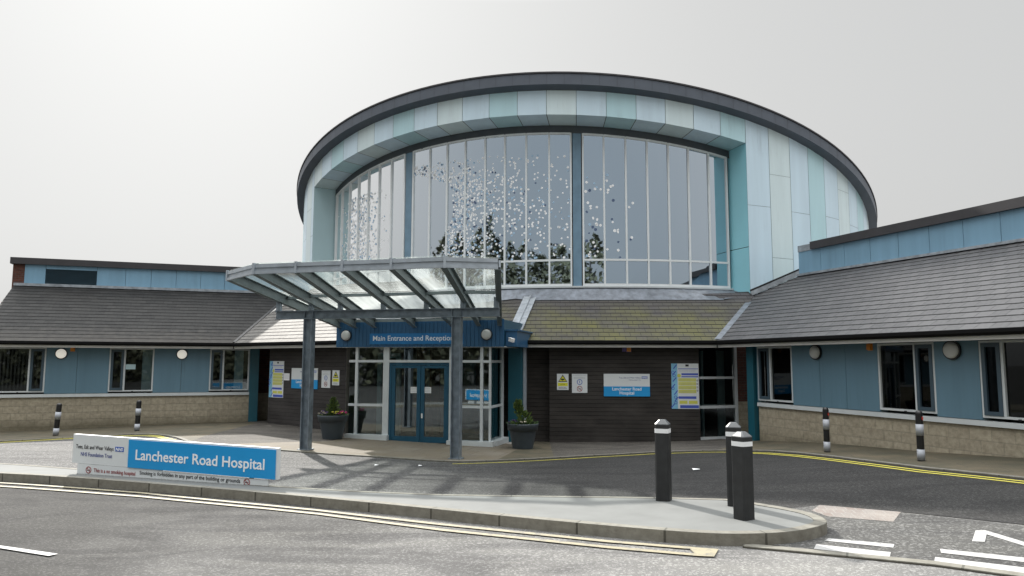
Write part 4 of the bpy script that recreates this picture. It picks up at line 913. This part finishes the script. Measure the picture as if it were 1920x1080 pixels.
mb = MB()
for i in range(6):
    p, q = Vector(front[i]), Vector(front[i + 1]); d = (q - p).normalized(); nrm = Vector((d.y, -d.x, 0)); nrm = nrm if nrm.y < 0 else -nrm
    for z, hh, off, ww in ((.175, .075, .03, .05), (.10, .085, .015, .035), (.035, .055, .035, .05)): mb.bar(p + nrm * off + Vector((0, 0, z)), q + nrm * off + Vector((0, 0, z)), ww, hh)
    mb.bar(p + nrm * .05 + Vector((0, 0, .0)), p + nrm * .05 + Vector((0, 0, .235)), .05, .05, up=d)
mb.build('edge_trim', 'edge', can)
mb = MB(); p, q = Vector(front[6]), Vector(rear[6]); mb.bar(p + Vector((.04, 0, .12)), p.lerp(q, .62) + Vector((.04, 0, .12)), .04, .14); mb.build('edge_trim', 'edge', can)
for i in range(6):
    for t0, t1 in ((.0, .455), (.465, .99)):
        g = MB(); a, b, c, d = [Vector(front[i + j]).lerp(Vector(rear[i + j]), t) + Vector((0, 0, RD + .012)) for j, t in ((0, t0), (1, t0), (1, t1), (0, t1))]
        g.poly([a, b, c, d], [(i, t0), (i + 1, t0), (i + 1, t1), (i, t1)]); g.build('glass_panel', 'canopyglass', can)

# ------------------------------------------------------------------ wall lamps, alarm boxes, camera
def bulkhead(fr, u, z, r, mat, label, o=-.035):
    p = fr.P(u, o, z); t = thing('wall_lamp', p, label, 'wall lamp', 'round bulkhead lamps on the walls')
    mb = MB(); fr.disc(mb, u, z, r * 1.16, o - .05, o, 0, 32); mb.build('lamp_base', 'black', t)
    mb = MB(); n = 28; prof = [(r, .05), (r * .985, .07), (r * .9, .09), (r * .7, .105), (r * .4, .115), (0.0001, .118)]
    for (r0, d0), (r1, d1) in zip(prof[:-1], prof[1:]):
        for k in range(n):
            a0, a1 = 2 * math.pi * k / n, 2 * math.pi * (k + 1) / n
            mb.poly([fr.P(u + rr * math.cos(a), o - dd, z + rr * math.sin(a)) for rr, dd, a in ((r0, d0, a0), (r0, d0, a1), (r1, d1, a1), (r1, d1, a0))], None, 0, True)
    mb.build('lamp_shade', mat, t); return t
bulkhead(FL, -5.88, 2.375, .155, 'lamp_l', 'round white wall lamp beside a small orange box on the left blue panels')
bulkhead(FL, -2.25, 2.375, .155, 'lamp_l', 'round white wall lamp between two windows of the left wing')
bulkhead(FF, -9.80, 2.89, .14, 'lamp_r', 'round grey lamp on blue fascia, left end beside the entrance sign', -.002)
bulkhead(FF, -5.58, 2.89, .14, 'lamp_r', 'round grey lamp on blue fascia between column and corner of porch', -.002)
bulkhead(FR, -14.26, 2.40, .16, 'lamp_r', 'black rimmed round lamp on blue panels beside the open black window')
bulkhead(FR, -10.57, 2.40, .165, 'lamp_r', 'large black rimmed round lamp on single blue panel at far right')
def alarm(fr, u, z, label, w=.10, two=False, o=-.035):
    t = thing('alarm_box', fr.P(u, o, z), label, 'alarm box', 'small coloured alarm boxes under the eaves')
    mb = MB(); fr.box(mb, u - w / 2, u + w / 2, o - .07, o, z - .065, z + .065); mb.build('strobe', 'orange', t)
    mb = MB(); fr.box(mb, u - w / 2 - .015, u + w / 2 + .015, o - .02, o - .0, z - .08, z + .08); mb.build('back_plate', 'purple' if two else 'orange', t)
    if two: mb = MB(); fr.box(mb, u - w / 2 - .13, u - w / 2 - .02, o - .07, o, z - .065, z + .065); mb.build('sounder', 'purple', t)
alarm(FL, -5.56, 2.53, 'small orange box beside round white lamp on the left wing')
alarm(FR, -12.6, 2.50, 'orange box at top of blue panel beside the middle right wing window')
alarm(F2, 2.43, 2.52, 'purple and orange alarm box above the sign on dark timber wall', .12, True, 0)
t = thing('security_camera', FF.P(-4.85, .1, 2.74), 'white bullet camera on the small blue box beside porch', 'camera')
mb = MB(); a = Vector(FF.P(-4.93, -.02, 2.75)); b = Vector(FF.P(-4.80, -.10, 2.71)); mb.bar(a, b, .085, .085); mb.bar(a + Vector((0, 0, .05)), b + Vector((.01, 0, .05)), .1, .015); mb.build('camera_body', 'whiteband', t)
mb = MB(); mb.bar(Vector(FF.P(-4.88, .12, 2.72)), Vector(FF.P(-4.88, -.04, 2.74)), .04, .04); mb.build('bracket', 'whiteband', t)

# ------------------------------------------------------------------ signs
def board(mb, fr, u0, u1, z0, z1, o=-.025, m=0, d=.02): fr.box(mb, u0, u1, o, o + d, z0, z1, m)
def rows(mb, fr, u0, u1, z, n, dz, h, o, m, rnd):
    for k in range(n):
        w = u0; 
        while w < u1 - .02:
            l = rnd.uniform(.02, .06) * (u1 - u0) / .5; e = min(w + l, u1); fr.box(mb, w, e, o - .0015, o, z - k * dz, z - k * dz + h, m); w = e + .012 * (u1 - u0) / .5
def no_smoking(fr, u, z, r, o, parent, ring='red_text'):
    mb = MB(); fr.ring(mb, u, z, r * .8, r, o - .003, o, 0, 24); fr.strip(mb, (u - r * .6, z + r * .6), (u + r * .6, z - r * .6), r * .16, o - .004, o, 0); fr.strip(mb, (u - r * .55, z - r * .1), (u + r * .5, z - r * .1), r * .2, o - .002, o, 1)
    fr.strip(mb, (u + r * .45, z), (u + r * .35, z + r * .45), r * .09, o - .002, o, 1); mb.build('no_smoking_symbol', [ring, 'black_text'], parent)
def nhs(fr, u0, u1, z0, z1, o, parent):
    mb = MB(); fr.box(mb, u0, u1, o - .003, o, z0, z1); l = mb.build('logo', 'nhs_blue', parent)
    text(fr, 'NHS', (u0 + u1) / 2, o - .0045, z0 + (z1 - z0) * .17, (u1 - u0) * .86, 'white_text', l, 'lettering', 'CENTER', .02, shear=.25, height=(z1 - z0) * .66)
def hospital_sign(fr, u0, z0, label, w=1.34, h=.655):
    t = thing('hospital_sign', fr.P(u0 + w / 2, -.02, z0), label, 'sign', 'wall signs with the hospital name')
    mb = MB(); board(mb, fr, u0, u0 + w, z0 + h * .44, z0 + h, -.024); mb.build('white_panel', 'white_sign', t)
    mb = MB(); board(mb, fr, u0, u0 + w, z0, z0 + h * .44, -.024); mb.build('blue_panel', 'blue_sign', t)
    text(fr, 'Lanchester Road', u0 + w / 2, -.026, z0 + h * .265, w * .63, 'white_text', t, 'lettering', 'CENTER', .012)
    text(fr, 'Hospital', u0 + w / 2, -.026, z0 + h * .085, w * .315, 'white_text', t, 'lettering', 'CENTER', .012)
    text(fr, 'Tees, Esk and Wear Valleys', u0 + w * .80, -.026, z0 + h * .80, w * .47, 'navy_text', t, 'lettering', 'RIGHT')
    text(fr, 'NHS Foundation Trust', u0 + w * .80, -.026, z0 + h * .71, w * .25, 'navy_text', t, 'lettering', 'RIGHT')
    nhs(fr, u0 + w * .825, u0 + w * .95, z0 + h * .79, z0 + h * .89, -.025, t); return t
hospital_sign(F2, 1.69, 1.15, 'white and blue hospital name sign in full view on dark timber wall')
hospital_sign(F37, -20.15, 1.27, 'white and blue hospital name sign half hidden behind grey canopy column')
def cctv(fr, u0, z0, w, h, label):
    t = thing('warning_sign', fr.P(u0 + w / 2, -.02, z0), label, 'warning sign', 'yellow camera warning signs')
    mb = MB(); board(mb, fr, u0, u0 + w, z0, z0 + h, -.014, 0, .012); mb.build('sign_board', 'white_sign', t)
    mb = MB(); c = u0 + w / 2; a, b, zt = w * .40, z0 + h * .50, z0 + h * .95
    fr.prism(mb, [(c - a, b), (c + a, b), (c, zt)], -.016, -.0142, 0); fr.prism(mb, [(c - a * .78, b + .02), (c + a * .78, b + .02), (c, zt - .045)], -.018, -.0162, 1)
    fr.box(mb, c - w * .16, c + w * .10, -.0195, -.0182, b + .05, b + .095, 0); fr.box(mb, c - w * .04, c + w * .0, -.0195, -.0182, b + .03, b + .05, 0); fr.box(mb, c + w * .10, c + w * .15, -.0195, -.0182, b + .06, b + .085, 0); mb.build('triangle_symbol', ['black_text', 'sign_yellow'], t)
    mb = MB(); fr.box(mb, u0 + w * .07, u0 + w * .93, -.016, -.0142, z0 + h * .24, z0 + h * .44, 0); mb.build('yellow_band', 'sign_yellow', t)
    text(fr, 'CCTV', c, -.0165, z0 + h * .30, w * .40, 'black_text', t, 'lettering', 'CENTER', .01)
    mb = MB(); rows(mb, fr, u0 + w * .14, u0 + w * .86, z0 + h * .14, 2, .035, .012, -.0142, 0, random.Random(3)); mb.build('small_print', 'black_text', t)
cctv(F2, .32, 1.33, .34, .47, 'yellow camera warning triangle sign on dark right hand timber wall')
cctv(F37, -18.10, 1.41, .33, .46, 'yellow camera warning triangle sign on left timber wall beside porch')
def info(fr, u0, z0, w, h, label):
    t = thing('notice', fr.P(u0 + w / 2, -.02, z0), label, 'notice', 'white no smoking notices on timber')
    mb = MB(); board(mb, fr, u0, u0 + w, z0, z0 + h, -.014, 0, .012); mb.build('sign_board', 'white_sign', t)
    c = u0 + w / 2
    mb = MB(); fr.ring(mb, c, z0 + h * .57, w * .14, w * .18, -.0165, -.0142, 0, 26); fr.box(mb, c - .01, c + .01, -.016, -.0142, z0 + h * .52, z0 + h * .60, 0); fr.disc(mb, c, z0 + h * .625, .012, -.016, -.0142, 0, 10); mb.build('information_symbol', 'nhs_blue', t)
    no_smoking(fr, c, z0 + h * .22, w * .18, -.0142, t)
    mb = MB(); rows(mb, fr, u0 + w * .08, u0 + w * .9, z0 + h * .92, 1, .03, .012, -.0142, 0, random.Random(5)); rows(mb, fr, u0 + w * .12, u0 + w * .88, z0 + h * .80, 2, .03, .01, -.0142, 0, random.Random(6)); mb.build('small_print', 'greyband', t)
info(F2, .76, 1.245, .45, .555, 'white notice with two round symbols left of the blue hospital sign')
info(F37, -18.62, 1.32, .42, .54, 'white notice with two round symbols between column and yellow sign')
def poster(fr, u0, z0, w, h, label, seed):
    t = thing('poster', fr.P(u0 + w / 2, -.02, z0), label, 'poster', 'tall yellow and blue posters on timber')
    rnd = random.Random(seed)
    mb = MB(); board(mb, fr, u0, u0 + w, z0, z0 + h, -.014, 0, .012); mb.build('sign_board', 'white_sign', t)
    mb = MB(); fr.box(mb, u0, u0 + w * .22, -.0155, -.0142, z0, z0 + h, 0)
    for k in range(7):
        a = (u0 + rnd.uniform(.02, .2) * w, z0 + h * (k + .5) / 7); fr.strip(mb, (a[0] - .05, a[1] - .06), (a[0] + .05, a[1] + .06), .03, -.017, -.0157, 1)
    for k in range(5): fr.ring(mb, u0 + rnd.uniform(.05, .17) * w, z0 + h * rnd.uniform(.05, .95), .03, .045, -.0175, -.0157, 1, 14)
    mb.build('blue_border', ['poster_cyan', 'poster_blue'], t)
    mb = MB(); x0, x1 = u0 + w * .25, u0 + w * .90
    for k in range(4): z = z0 + h * (.60 - .085 * k); fr.box(mb, x0, x1, -.0157, -.0142, z, z + h * .073, 0)
    fr.box(mb, x0 + .02, x0 + w * .32, -.0157, -.0142, z0 + h * .11, z0 + h * .18, 0); fr.box(mb, x0 + w * .37, x1 + .03, -.0157, -.0142, z0 + h * .11, z0 + h * .18, 0); fr.disc(mb, u0 + w * .28, z0 + h * .73, w * .07, -.0165, -.0142, 0, 18); mb.build('yellow_panel', 'poster_yellow', t)
    mb = MB(); fr.box(mb, x0 + w * .12, u0 + w * .98, -.0157, -.0142, z0 + h * .74, z0 + h * .785, 0); fr.box(mb, x0 + w * .12, u0 + w * .98, -.0157, -.0142, z0 + h * .695, z0 + h * .72, 0); fr.box(mb, x0, x1, -.0157, -.0142, z0 + h * .22, z0 + h * .275, 0); fr.box(mb, x0 + w * .05, u0 + w * .98, -.0157, -.0142, z0 + h * .015, z0 + h * .08, 0)
    fr.box(mb, u0 + w * .52, u0 + w * .64, -.0157, -.0142, z0 + h * .935, z0 + h * .98, 1); fr.box(mb, x0, u0 + w * .98, -.0157, -.0142, z0 + h * .875, z0 + h * .89, 0)
    for k in range(4): fr.ring(mb, u0 + w * .945, z0 + h * (.40 + .075 * k), .014, .024, -.0165, -.0142, 1, 12)
    mb.build('blue_panel', ['poster_blue', 'black_text'], t)
    mb = MB(); 
    for k in range(4): rows(mb, fr, x0 + .02, x1 - .02, z0 + h * (.637 - .085 * k), 2, .03, .008, -.0158, 0, rnd)
    rows(mb, fr, x0 + .02, x1, z0 + h * .85, 2, .03, .009, -.0142, 0, rnd); mb.build('small_print', 'greyband', t)
poster(F2, 3.66, .80, .79, 1.31, 'tall yellow and blue poster on the dark right hand timber wall', 1)
poster(F37, -21.37, .94, .78, 1.21, 'tall yellow and blue poster at left end of timber, beside brick', 2)
t = thing('small_notice', F37.P(-20.42, -.02, 1.52), 'small blank white notice between tall poster and half hidden sign', 'notice')
mb = MB(); board(mb, F37, -20.57, -20.28, 1.52, 1.75, -.014, 0, .012); mb.build('sign_board', 'paper', t)
mb = MB(); rows(mb, F37, -20.54, -20.31, 1.69, 4, .04, .01, -.0142, 0, random.Random(9)); mb.build('small_print', 'greyband', t)
# entrance sign on the fascia
t = thing('entrance_sign', FF.P(-7.7, -.02, 2.63), 'long blue sign with white words above the entrance doors', 'sign')
mb = MB(); board(mb, FF, -9.07, -6.25, 2.635, 2.94, -.022); mb.build('sign_board', plain('entrance sign blue', (.014, .15, .37), .4, 0, .03), t)
text(FF, 'Main Entrance and Reception', -8.96, -.024, 2.735, 2.42, 'white_text', t, bold=.006)
for u, z, lab in ((-7.76, 1.35, 'white paper notice on the left glass door leaf'), (-7.36, 1.35, 'white paper notice on the right glass door leaf')):
    t = thing('door_notice', FE.P(u, .02, z), lab, 'notice', 'white papers on the entrance doors')
    mb = MB(); u_ = u - .0; FE.box(mb, u_ - .11, u_ + .11, .024, .027, z - .085, z + .085); mb.build('sheet', 'paper', t)
    mb = MB(); rows(mb, FE, u_ - .09, u_ + .09, z + .04, 3, .045, .01, .0236, 0, random.Random(4)); mb.build('small_print', 'greyband', t)
t = thing('window_notice', FL.P(-3.85, 0, 1.9), 'pale paper notice in middle window of the left wing', 'notice'); mb = MB(); FL.box(mb, -3.98, -3.68, .012, .016, 1.86, 2.03); mb.build('sheet', 'jamb_l', t)

# big ground sign on the footway
aS = .28151; dS = 9.0643; FS = Frame(aS, dS)
gs = thing('ground_sign', FS.P(-7.87, 0, G(*FS.P(-7.87, 0, 0)[:2]) + .11), 'long low white and blue hospital sign standing on the footway', 'sign')
sl = (0.92 - 1.01) / 3.64          # the board leans with the slope of the ground
def skew(mb, u0, u1, z0, z1, o0, o1, m=0, ref=-9.7):
    zz = lambda u, z: z + (u - ref) * sl
    C = [(u0, o0, z0), (u1, o0, z0), (u1, o1, z0), (u0, o1, z0), (u0, o0, z1), (u1, o0, z1), (u1, o1, z1), (u0, o1, z1)]; mb.hexa([FS.P(u, o, zz(u, z)) for u, o, z in C], m)
class Skew(Frame):
    def P(s, u, o, z): return Frame.P(s, u, o, z + (u + 9.7) * sl)
FSK = Skew(aS, dS)
mb = MB(); FSK.box(mb, -9.71, -6.05, -.0, .06, .575, 1.01); mb.build('white_board', 'white_sign', gs)
mb = MB(); FSK.box(mb, -8.64, -6.085, -.012, -.001, .575, .985); mb.build('blue_panel', 'blue_sign', gs)
mb = MB(); FSK.box(mb, -9.60, -8.02, .002, .02, .415, .57); FSK.box(mb, -8.015, -6.20, .003, .02, .40, .56); mb.build('lower_board', 'white_sign', gs)
mb = MB()
for u in (-9.3, -6.5): FSK.box(mb, u - .03, u + .03, .022, .055, .28, .574)
mb.build('post', 'steel', gs)
text(FSK, 'Lanchester Road Hospital', -8.50, -.014, .70, 2.24, 'white_text', gs, bold=.014, height=.155)
text(FSK, 'Tees, Esk and Wear Valleys', -9.645, -.002, .80, .72, 'black_text', gs, bold=.008, height=.062)
text(FSK, 'NHS Foundation Trust', -9.545, -.002, .69, .60, 'navy_text', gs, bold=.008, height=.060)
class Back(Frame):
    def P(s, u, o, z): return Frame.P(s, u, o, z + (-u + 9.7) * sl)
FSB = Back(aS + math.pi, -(dS + .06))
mb = MB(); FSB.box(mb, 7.12, 9.67, -.012, -.001, .575, .985); mb.build('blue_panel', 'blue_sign', gs)
text(FSB, 'Lanchester Road Hospital', 7.26, -.014, .70, 2.24, 'white_text', gs, bold=.014, height=.155)
nhs(FSK, -8.895, -8.735, .795, .865, -.001, gs)
text(FSK, 'This is a no smoking hospital', -9.28, -.0005, .462, .78, 'red_text', gs, bold=.01, height=.058)
text(FSK, 'Smoking is', -8.42, -.0005, .485, .29, 'black_text', gs, bold=.008, height=.056)
text(FSK, 'forbidden in any part of the building or grounds', -8.10, -.0005, .488, 1.44, 'black_text', gs, bold=.008, height=.056)
no_smoking(FSK, -9.38, .485, .052, .001, gs); no_smoking(FSK, -6.55, .505, .052, .001, gs)

# ------------------------------------------------------------------ bollards
def square_bollard():
    t = thing('square_bollard', (0, 0, 0), '', 'bollard', 'black square bollards on the footway'); w = .087; h = .97; c = .022
    oct_ = [(w, -w + c), (w, w - c), (w - c, w), (-w + c, w), (-w, w - c), (-w, -w + c), (-w + c, -w), (w - c, -w)]
    def loft(mb, levels, m=0):
        for (s0, z0), (s1, z1) in zip(levels[:-1], levels[1:]):
            for k in range(8):
                a, b = oct_[k], oct_[(k + 1) % 8]; mb.poly([(a[0] * s0, a[1] * s0, z0), (b[0] * s0, b[1] * s0, z0), (b[0] * s1, b[1] * s1, z1), (a[0] * s1, a[1] * s1, z1)], None, m)
        s, z = levels[-1]; mb.poly([(x * s, y * s, z) for x, y in oct_], None, m)
    mb = MB(); loft(mb, [(1, -.1), (1, .915)]); mb.build('post', 'bollard', t)
    mb = MB(); loft(mb, [(1.0, .9155), (.97, .925), (.45, .972), (.40, .975)]); mb.build('cap', 'cap_lit', t)
    mb = MB(); loft(mb, [(1.012, .815), (1.012, .868)]); mb.build('reflective_band', 'whiteband', t)
    return t
sb = square_bollard()
for i, (x, y, rz, s, lab) in enumerate(((1.90, 9.22, -.42, 1.02, 'black square bollard standing alone on the footway, left of the pair'), (2.50, 7.97, .55, .95, 'nearest black square bollard, in front of another at the footway tip'), (2.66, 8.79, -.35, 1.0, 'black square bollard mostly hidden behind the nearest one'))):
    o = sb if i == 0 else copy_tree(sb); o.location = (x, y, G(x, y) + .112); o.rotation_euler = (0, 0, rz); o.scale = (1, 1, s); o['label'] = lab
def round_bollard():
    t = thing('round_bollard', (0, 0, 0), '', 'bollard', 'striped round bollards along the building'); r = .062
    mb = MB(); mb.lathe((0, 0, 0), [(r, .0), (r, .86), (r * .97, .885), (r * .82, .91), (r * .5, .927), (0.00001, .932)], 24); mb.build('post', 'black', t)
    for z0, z1 in ((.02, .215), (.47, .68)):
        mb = MB(); mb.lathe((0, 0, 0), [(r + .0, z0), (r + .004, z0), (r + .004, z1), (r, z1)], 24); mb.build('reflective_band', 'greyband', t)
    return t
rb = round_bollard()
for i, (x, y, s, tilt, lab) in enumerate(((-13.15, 21.15, 1.0, .06, 'leftmost black and grey striped bollard by the left wing'), (-11.42, 22.34, 1.0, .02, 'striped bollard before the left wing, above the ground sign'), (6.76, 15.74, 1.02, .0, 'striped bollard before the right wing, farther of the two'), (7.49, 13.45, .98, 0, 'striped bollard before the right wing, nearer of the two'))):
    o = rb if i == 0 else copy_tree(rb); o.location = (x, y, G(x, y) + .03); o.rotation_euler = (0, tilt, 0); o.scale = (1.15 if i < 2 else 1, 1.15 if i < 2 else 1, s); o['label'] = lab
    if i >= 2:
        m = MB(); wz = G(x, y) + .03
        a = math.atan2(-y, -x) + .9; c = Vector((x + .064 * math.cos(a), y + .064 * math.sin(a), wz + .79)); n_ = Vector((math.cos(a), math.sin(a), 0)); tx = Vector((-n_.y, n_.x, 0))
        m.poly([c + (tx * .022 * math.cos(q) + Vector((0, 0, .034 * math.sin(q)))) + n_ * .004 for q in [2 * math.pi * k / 14 for k in range(14)]]); m.build('reflector', 'red', o)

# ------------------------------------------------------------------ planters
def planter(loc, seed, flowers, label, hgt):
    rnd = random.Random(seed); t = thing('planter', loc, label, 'planter', 'grey flower pots beside the porch')
    c = loc; mb = MB(); mb.lathe(c, [(.0001, .0), (.27, .0), (.275, .02), (.36, .47), (.365, .48), (.40, .48), (.42, .63), (.425, .66), (.40, .66), (.385, .60), (.0001, .60)], 36); mb.build('pot', 'pot', t)
    mb = MB()
    def leaf(mb, p, d, l, w, m):
        d = d.normalized(); x = d.cross(Vector((rnd.uniform(-1, 1), rnd.uniform(-1, 1), rnd.uniform(-1, 1)))).normalized()
        mb.poly([p, p + d * l * .5 + x * w, p + d * l, p + d * l * .5 - x * w], None, m)
    for k in range(900 if seed == 1 else 330):
        h = rnd.random() ** (1.1 if seed == 1 else .9); rr = (.14 * (1 - h) ** .8 + .02) * rnd.uniform(.25, 1.25) * (1 + .45 * math.sin(h * 17 + 3 * seed + 2 * math.cos(k))); a = rnd.random() * 6.28; bend = -.16 * h * h + .05 * math.sin(h * 7) if seed == 2 else 0
        p = Vector((c[0] + rr * math.cos(a) + bend, c[1] + rr * math.sin(a), c[2] + .60 + h * hgt)); leaf(mb, p, Vector((math.cos(a) * .6, math.sin(a) * .6, 1)), rnd.uniform(.05, .1) * (1.5 if seed == 2 else 1), .014 if seed == 1 else .03, 0 if rnd.random() < .8 else 1)
    mb.build('conifer', ['leaf', 'leafd'], t)
    mb = MB()
    for k in range(520):
        a = rnd.random() * 6.28; rr = .38 * math.sqrt(rnd.random()); p = Vector((c[0] + rr * math.cos(a), c[1] + rr * math.sin(a), c[2] + .60 + rnd.uniform(0, .07))); leaf(mb, p, Vector((math.cos(a) * .9, math.sin(a) * .9, rnd.uniform(.3, 1))), rnd.uniform(.05, .1), .018, 0 if rnd.random() < .35 else 1)
    mb.build('bedding_leaves', ['leaf', 'leafd'], t)
    for k, (n, spread, m) in enumerate(flowers):
        mb = MB()
        for j in range(n):
            a, rr = spread[0] + rnd.uniform(-spread[1], spread[1]), rnd.uniform(.18, .40); p = Vector((c[0] + rr * math.cos(a), c[1] + rr * math.sin(a), c[2] + .70 + rnd.uniform(-.02, .06)))
            for q in range(6):
                b = q * 1.047; leaf(mb, p, Vector((math.cos(b), math.sin(b) - .5, .5)), .045, .02, 0)
        mb.build('flowers', m, t)
planter((-5.02, 20.55, G(-5.02, 20.55) + .03), 1, [(9, (-.3, .5), 'pink'), (8, (-2.8, .6), 'pale'), (9, (-2.2, 1.2), 'violet'), (5, (-.9, .5), 'yel')], 'grey flower pot with pink flowers left of the porch', .50)
planter((.30, 19.60, G(.30, 19.60) + .03), 2, [(3, (-1.4, .5), 'pale'), (5, (-2.9, .3), 'violet')], 'grey flower pot with leaning conifer right of the porch', .62)

# ------------------------------------------------------------------ litter
for x, y, w, lab in ((3.408, 13.613, .13, 'white scrap of paper on dark asphalt beyond the lone bollard'), (-2.773, 15.13, .08, 'small white scrap on the sunlit forecourt near left column'), (-1.891, 15.263, .07, 'small white scrap on asphalt near the right column')):
    mb = MB(); z = G(x, y) + .014; P = [(x - w / 2, y - w * .4, z), (x + w / 2, y - w * .35, z + .012), (x + w / 2, y + w * .4, z + .004), (x - w / 2, y + w * .3, z + .016)]
    mb.hexa(P + [(p[0], p[1], p[2] + .006) for p in P]); o = mb.build('litter', 'paper'); tag(o, lab, 'litter', 'scraps of litter on the forecourt')

# ------------------------------------------------------------------ trees behind the camera (seen mirrored in the glass)
def tree_belt():
    mb = MB(); rnd = random.Random(5); n = 84
    for k in range(n):
        th = R(-62 + 128 * k / (n - 1)); rad = 46 + rnd.uniform(-3, 5)       # an arc round the far side of the road
        x = 2 - rad * math.cos(th - R(0)) * 0 + rad * math.sin(th) * -1; y = 24 - rad * math.cos(th)
        H = rnd.uniform(12, 14.4) if x < 4 else rnd.uniform(4, 7)
        if k % 8 == 3 and x < 5: H *= 1.16
        mb.lathe((x, y, -.2), [(.25, 0), (.16, H * .5), (.05, H * .9)], 6, 1)
        for j in range(480):
            h = rnd.random() ** .8; r = 2.9 * (math.sin(math.pi * min(1, .22 + h * .74)) + .12 * math.sin(9 * h + k)) * rnd.random() ** .5; a = rnd.random() * 6.28; p = Vector((x + r * math.cos(a), y + r * math.sin(a), .3 + h * H)); q = rnd.uniform(.16, .42)
            d = Vector((rnd.uniform(-1, 1), rnd.uniform(-1, 1), rnd.uniform(-.6, 1))).normalized(); e = d.cross(Vector((rnd.uniform(-1, 1), rnd.uniform(-1, 1), rnd.uniform(-1, 1)))).normalized()
            mb.poly([p + d * q, p + e * q * .7, p - d * q * .9, p - e * q * .6], None, 0)
    for k in range(17000):      # undergrowth below the crowns
        th = R(rnd.uniform(-66, 70)); rad = 44 + rnd.uniform(-2, 5); x = 2 - rad * math.sin(th); y = 24 - rad * math.cos(th); top = (7.2 if x < 3 else 3.6) * (.8 + .25 * math.sin(th * 37) + .12 * math.sin(th * 91))
        p = Vector((x, y, top * rnd.random() ** .7)); q = rnd.uniform(.2, .5); d = Vector((rnd.uniform(-1, 1), rnd.uniform(-1, 1), rnd.uniform(-.6, 1))).normalized(); e = d.cross(Vector((rnd.uniform(-1, 1), rnd.uniform(-1, 1), rnd.uniform(-1, 1)))).normalized()
        mb.poly([p + d * q, p + e * q * .7, p - d * q * .9, p - e * q * .6], None, 0)
    o = mb.build('tree_belt', ['treeleaf', 'coping']); tag(o, 'belt of trees across the road', 'trees', None, 'stuff')
tree_belt()
